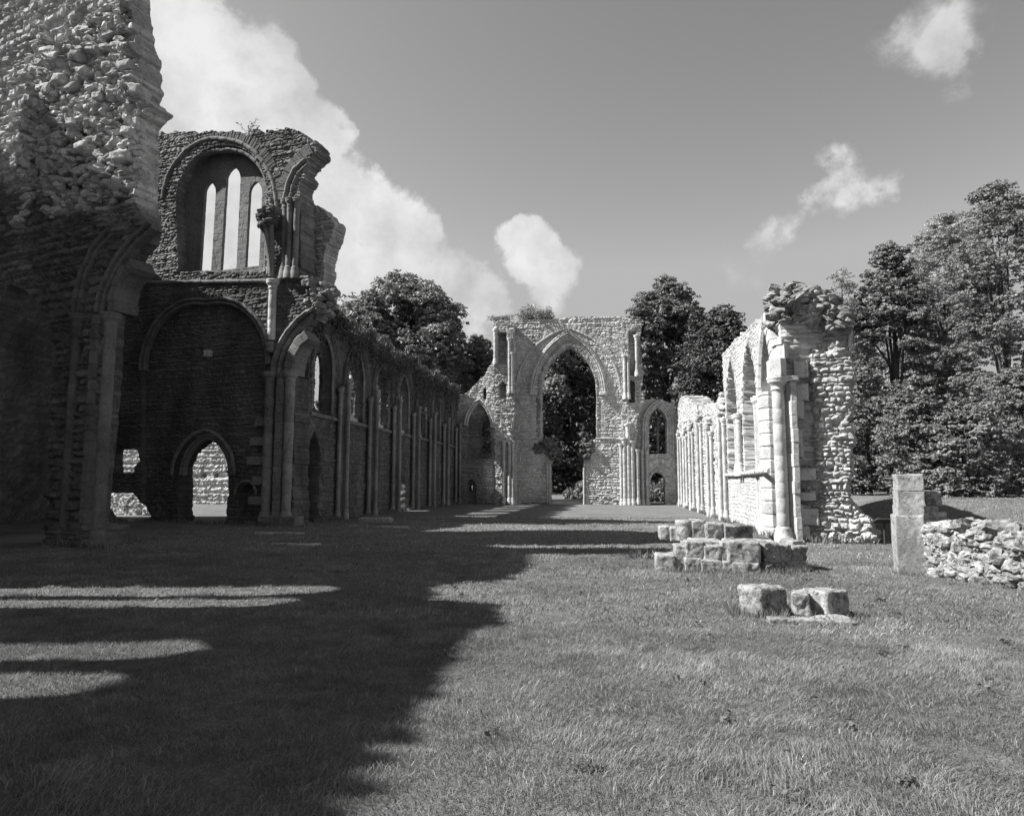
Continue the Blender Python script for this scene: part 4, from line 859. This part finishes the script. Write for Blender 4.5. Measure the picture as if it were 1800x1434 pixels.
# ------------------------------------------------------------------ sprigs and bushes
def sprig(px_,py,pl,hgt,n,seed,label):
    rng=np.random.default_rng(seed); o=thing('wall_plant',label,'plant'); L=[];P=[]
    base=pw(pl,px_,py,-.3)-np.array([0,0,.06])
    for k in range(n):
        a=rng.uniform(-1,1); e=base+np.array([a*hgt*.9,rng.uniform(-.4,.4)*hgt,hgt*rng.uniform(.5,1)]); m_=(base+e)/2+np.array([-a*.1,0,.1*hgt])
        pts=[base*(1-t)**2+2*m_*t*(1-t)+e*t*t for t in np.linspace(0,1,6)]; L.append((pts,list(np.linspace(.012,.005,6))))
        for q in range(9): t=rng.uniform(.4,1); P.append(base*(1-t)**2+2*m_*t*(1-t)+e*t*t+rng.normal(0,.04,3))
    tubes('stems',L,M['bark'],o); P=np.array(P); leafcloud('leaves',P,rng.normal(0,1,P.shape),.05,M['ivy'],o,seed)
sprig(428,231,pT,.75,8,1,'spindly plant sprouting from the wall top above the lancets')
sprig(485,229,pT,.25,4,2,'small tuft on the wall top right of the spindly plant')
def shrub(px_,py,Yd,r,h,n,seed,label,mat,leaf=.1,z0=None,name='bush'):
    rng=np.random.default_rng(seed); b=YP(Yd).at(px_,py); z0=b[1] if z0 is None else z0
    C=rng.normal(0,.45,(26,3))*np.array([r,r*.6,h*.55]); C[:,2]=np.abs(C[:,2])+.1; ci=rng.integers(0,26,n); e=rng.normal(0,1,(n,3)); e/=np.linalg.norm(e,axis=1)[:,None]
    P=C[ci]+e*r*.3*rng.uniform(.4,1.1,n)[:,None]+np.array([b[0],Yd,z0]); o=leafcloud(name,P,e,leaf,mat,None,seed,tone=(.7+.6*hsh(ci,0,0,seed))*rng.uniform(.8,1.2,n))
    return tag(o,label,'bush')
shrub(1020,882,62,1.3,4.0,5000,11,'leafy bush just outside the right jamb of the west doorway',M['leaf_mid'],.12)
shrub(1156,886,64,2.0,3.4,5000,12,'bush framed by the small aisle doorway on the right',M['leaf_mid'],.12)
shrub(938,562,WY+.8,1.6,.9,3500,13,'low bush rooted on top of the west front, left of centre',M['leaf_mid'],.08)
shrub(885,565,WY+.3,.9,.5,1500,14,'tuft of growth on the left corner of the west front',M['leaf_mid'],.07)
# ------------------------------------------------------------------ trees
tree('broadleaf_tree','broad domed tree behind the long aisle wall','tree',708,482,128,76,0,'round',0.211,63000,M['leaf_mid'],seed=1,lobes=34,lob=.3,zfill=.42)
tree('broadleaf_tree','smaller tree left of the domed tree, behind the broken stub','tree',652,510,60,72,0,'round',0.186,24000,M['leaf_mid'],seed=2,lobes=18,lob=.35,zfill=.3)
tree('broadleaf_tree','dark round tree left of the west front','tree',842,585,60,82,0,'round',0.186,27000,M['leaf_mid'],seed=3,lobes=18,lob=.35)
tree('broadleaf_tree','tall dark tree filling the gap between the domed tree and the west front','tree',790,615,80,90,0,'round',0.198,30000,M['leaf_dark'],seed=4,lobes=20,lob=.35)
tree('sapling','pale bushy treetop showing over the left of the west front','tree',935,532,55,72,1,'feather',0.149,18000,M['leaf_light'],seed=5,lobes=16,lob=.35)
tree('conifer','dark conifer seen through the great window','tree',1005,590,105,74,1,'col',0.161,51000,M['leaf_conifer'],seed=6,lobes=40,lob=.3,zfill=.0)
tree('conifer','dark evergreen low behind the left of the great window','tree',950,630,80,80,1,'col',0.174,24000,M['leaf_conifer'],seed=16,lobes=24,lob=.35,zfill=.0)
tree('broadleaf_tree','pale leaved tree high inside the head of the great window','tree',985,598,38,69,1,'feather',0.149,7500,M['leaf_light'],seed=7,lobes=10,lob=.35,zfill=.6,trunk=False)
tree('broadleaf_tree','tall dark rounded tree right of the west front','tree',1170,486,84,84,1,'round',0.211,54000,M['leaf_mid'],seed=8,lobes=34,lob=.3,zfill=.25)
tree('broadleaf_tree','lower dark tree touching the right corner of the west front','tree',1120,535,50,80,1,'round',0.186,21000,M['leaf_mid'],seed=9,lobes=16,lob=.35,zfill=.0)
tree('conifer','spreading dark conifer between the rounded tree and the sunlit wall','tree',1270,536,92,68,1,'col',0.149,57000,M['leaf_conifer'],seed=10,lobes=60,lob=.28,zfill=0)
tree('conifer','slimmer conifer close behind the rounded tree','tree',1228,542,58,72,1,'col',0.149,27000,M['leaf_conifer'],seed=11,lobes=40,lob=.3,zfill=0)
tree('feathery_tree','small pale feathery tree behind the torn vault lump','tree',1474,468,60,50,1,'feather',0.073,30000,M['leaf_light'],seed=12,lobes=22,lob=.32,zfill=.1)
tree('broadleaf_tree','round topped tree at the left of the big grove on the right','tree',1560,430,75,50,1,'round',0.097,78750,M['leaf_mid'],seed=13,lobes=34,lob=.3,zfill=.0)
tree('feathery_tree','large pale feathery tree in the middle of the grove','tree',1655,378,105,54,1,'feather',0.092,105000,M['leaf_light'],seed=14,lobes=44,lob=.28,zfill=0)
tree('broadleaf_tree','tallest tree of the grove at the right edge','tree',1745,315,95,46,1,'round',0.082,90000,M['leaf_mid'],seed=15,lobes=40,lob=.28,zfill=0)
for k,(a,b,w_,yy,lb) in enumerate(((1520,640,62,44,'low spreading tree just right of the torn wall end'),(1600,680,60,40,'leafy tree low in the middle of the grove, above the pillar'),(1690,700,70,38,'leafy tree low at the right edge of the grove'),(1790,640,70,40,'tree at the far right margin of the grove'),(1445,640,40,46,'tree hidden mostly behind the torn wall end'),(1330,640,50,60,'dark tree behind the sunlit aisle wall'))):
    tree('broadleaf_tree',lb,'tree',a,b,w_,yy,.9,'round',.08,34000,M['leaf_mid'],seed=20+k,lobes=24,lob=.33,zfill=0)
tree('broadleaf_tree','tree behind the grove between the torn wall end and the round topped tree','tree',1500,560,75,62,1,'round',0.094,32500,M['leaf_mid'],seed=40,lobes=30,lob=.3,zfill=0)
tree('broadleaf_tree','tree behind the middle of the grove, showing only between its neighbours','tree',1610,480,100,64,1,'round',0.101,40000,M['leaf_mid'],seed=41,lobes=34,lob=.3,zfill=0)
# far wood closing the horizon
rng=np.random.default_rng(9); n=90000; x=rng.uniform(-170,190,n); base=110+18*np.sin(x*.03); ht=13+5*fbm(x*.05,x*0,0,3)+2.5*fbm(x*.3,x*0,0,4)
z=1.5+rng.uniform(0,1,n)*ht; y=base+rng.uniform(0,7,n)+2.5*fbm(x*.2,z*.2,0,8)
fwood=leafcloud('far_wood',np.stack([x,y,z],1),np.tile([-.2,-.6,.4],(n,1)),.75,M['leaf_dark'],None,9); tag(fwood,'dark belt of distant woodland closing the view','wood',None,'stuff')

# ------------------------------------------------------------------ sun, sky, camera
el=math.atan(1/math.sqrt(1+SUNK**2))
sl=bpy.data.lights.new('sun','SUN'); sl.energy=5.0; sl.angle=math.radians(.53); sl.color=(1,.995,.985)
so=put(bpy.data.objects.new('sun',sl))
import mathutils
so.rotation_euler=mathutils.Vector((1,SUNK,-1)).to_track_quat('-Z','Y').to_euler()
w=bpy.data.worlds.new('World'); sc.world=w; w.use_nodes=True; nt=w.node_tree; nt.nodes.clear(); L=nt.links.new
out=nd(nt,'ShaderNodeOutputWorld'); bg=nd(nt,'ShaderNodeBackground'); L(bg.outputs[0],out.inputs[0]); bg.inputs['Strength'].default_value=.068
sky=nd(nt,'ShaderNodeTexSky'); sky.sky_type='NISHITA'; sky.sun_disc=False; sky.sun_elevation=el; sky.sun_rotation=math.atan2(-1,-SUNK)%(2*math.pi); sky.air_density=1.0; sky.dust_density=1.0
sep=nd(nt,'ShaderNodeSeparateColor'); L(sky.outputs[0],sep.inputs[0])
def mth(op,a,b=None,c=None):
    n=nd(nt,'ShaderNodeMath',operation=op)
    for i,q in enumerate((a,b,c)):
        if q is None: continue
        if isinstance(q,(int,float)): n.inputs[i].default_value=q
        else: L(q,n.inputs[i])
    return n.outputs[0]
SKYCAP=2.7; SKYP=1.2; SKYM=.99; SKYG=(1.0,.35,.0)   # the film saw the blue sky through a warm filter
grey=mth('ADD',mth('MULTIPLY',sep.outputs[0],SKYG[0]),mth('MULTIPLY',sep.outputs[1],SKYG[1]))
grey=mth('MULTIPLY',mth('POWER',mth('MINIMUM',grey,SKYCAP),SKYP),SKYM)
tc=nd(nt,'ShaderNodeTexCoord')
def wn(scale,det,rough,off=0):
    n=nd(nt,'ShaderNodeTexNoise'); n.inputs['Scale'].default_value=scale; n.inputs['Detail'].default_value=det; n.inputs['Roughness'].default_value=rough
    mp=nd(nt,'ShaderNodeMapping'); mp.inputs['Location'].default_value=(off,off*.7,off*.3); L(tc.outputs['Generated'],mp.inputs[0]); L(mp.outputs[0],n.inputs[0]); return n
wv=wn(7,6,.6,3); sb=nd(nt,'ShaderNodeVectorMath',operation='SUBTRACT'); L(wv.outputs['Color'],sb.inputs[0]); sb.inputs[1].default_value=(.5,.5,.5)
sc1=nd(nt,'ShaderNodeVectorMath',operation='SCALE'); L(sb.outputs[0],sc1.inputs[0]); sc1.inputs['Scale'].default_value=.1
dirw=nd(nt,'ShaderNodeVectorMath',operation='ADD'); L(tc.outputs['Generated'],dirw.inputs[0]); L(sc1.outputs[0],dirw.inputs[1])
BL=[(150,130,230,1),(310,110,120,1),(430,150,100,1),(500,185,62,1),(380,260,150,1),(545,245,62,1),(470,350,150,1),(600,380,90,1),(540,470,160,1),(690,440,110,1),(790,500,80,.9),(735,400,60,.9),(650,345,50,.8),(850,530,52,1),(250,420,220,1),(100,400,250,1),
    (932,448,58,1.5),(962,468,56,1.0),(955,505,50,.45),(900,428,34,.9),(1432,338,52,.3),(1468,312,55,.32),(1500,330,50,.3),(1545,330,42,.26),(1350,402,50,.25),(1395,392,50,.26),(1655,80,120,.24),(1590,76,80,.2),(1700,110,70,.2),(420,76,34,.5),
    (1300,520,160,.1),(700,560,180,.75)]
acc=None
for (bx_,by_,R_,wt) in BL:
    d=ray(bx_,by_); Rr=R_/np.linalg.norm(d)*1.25; d=d/np.linalg.norm(d)
    ds=nd(nt,'ShaderNodeVectorMath',operation='DISTANCE'); L(dirw.outputs[0],ds.inputs[0]); ds.inputs[1].default_value=tuple(d)
    mr_=nd(nt,'ShaderNodeMapRange'); L(ds.outputs['Value'],mr_.inputs[0]); mr_.inputs[1].default_value=Rr; mr_.inputs[2].default_value=Rr*.25; mr_.inputs[3].default_value=0; mr_.inputs[4].default_value=wt
    acc=mr_.outputs[0] if acc is None else mth('MAXIMUM',acc,mr_.outputs[0])
n1=wn(9,12,.63,1); nn_=mth('MULTIPLY',mth('SUBTRACT',n1.outputs[0],.5),2.6)
den=mth('ADD',acc,mth('MULTIPLY',nn_,mth('MINIMUM',mth('MULTIPLY',acc,3.0),.8)))
mk=nd(nt,'ShaderNodeMapRange'); mk.interpolation_type='SMOOTHSTEP'; L(den,mk.inputs[0]); mk.inputs[1].default_value=.13; mk.inputs[2].default_value=.47
n2=wn(7,9,.6,8); sh_=nd(nt,'ShaderNodeMapRange'); L(n2.outputs[0],sh_.inputs[0]); sh_.inputs[1].default_value=.35; sh_.inputs[2].default_value=.62; sh_.inputs[3].default_value=3.7; sh_.inputs[4].default_value=5.8
mx=nd(nt,'ShaderNodeMix'); mx.data_type='FLOAT'; L(mk.outputs[0],mx.inputs[0]); L(grey,mx.inputs[2]); L(sh_.outputs[0],mx.inputs[3])
cb=nd(nt,'ShaderNodeCombineColor'); [L(mx.outputs[0],cb.inputs[q]) for q in range(3)]; L(cb.outputs[0],bg.inputs['Color'])
cam=bpy.data.cameras.new('camera'); cam.lens=36*F/1800; cam.sensor_width=36; cam.clip_end=3000; cam.clip_start=.05
co=put(bpy.data.objects.new('camera',cam)); co.location=(0,0,H)
co.matrix_world=mathutils.Matrix(((RT[0],UP[0],-FW[0],0),(RT[1],UP[1],-FW[1],0),(RT[2],UP[2],-FW[2],H),(0,0,0,1)))
sc.camera=co
sc.view_settings.view_transform='Standard'; sc.view_settings.look='None'; sc.view_settings.exposure=1.12; sc.view_settings.gamma=1
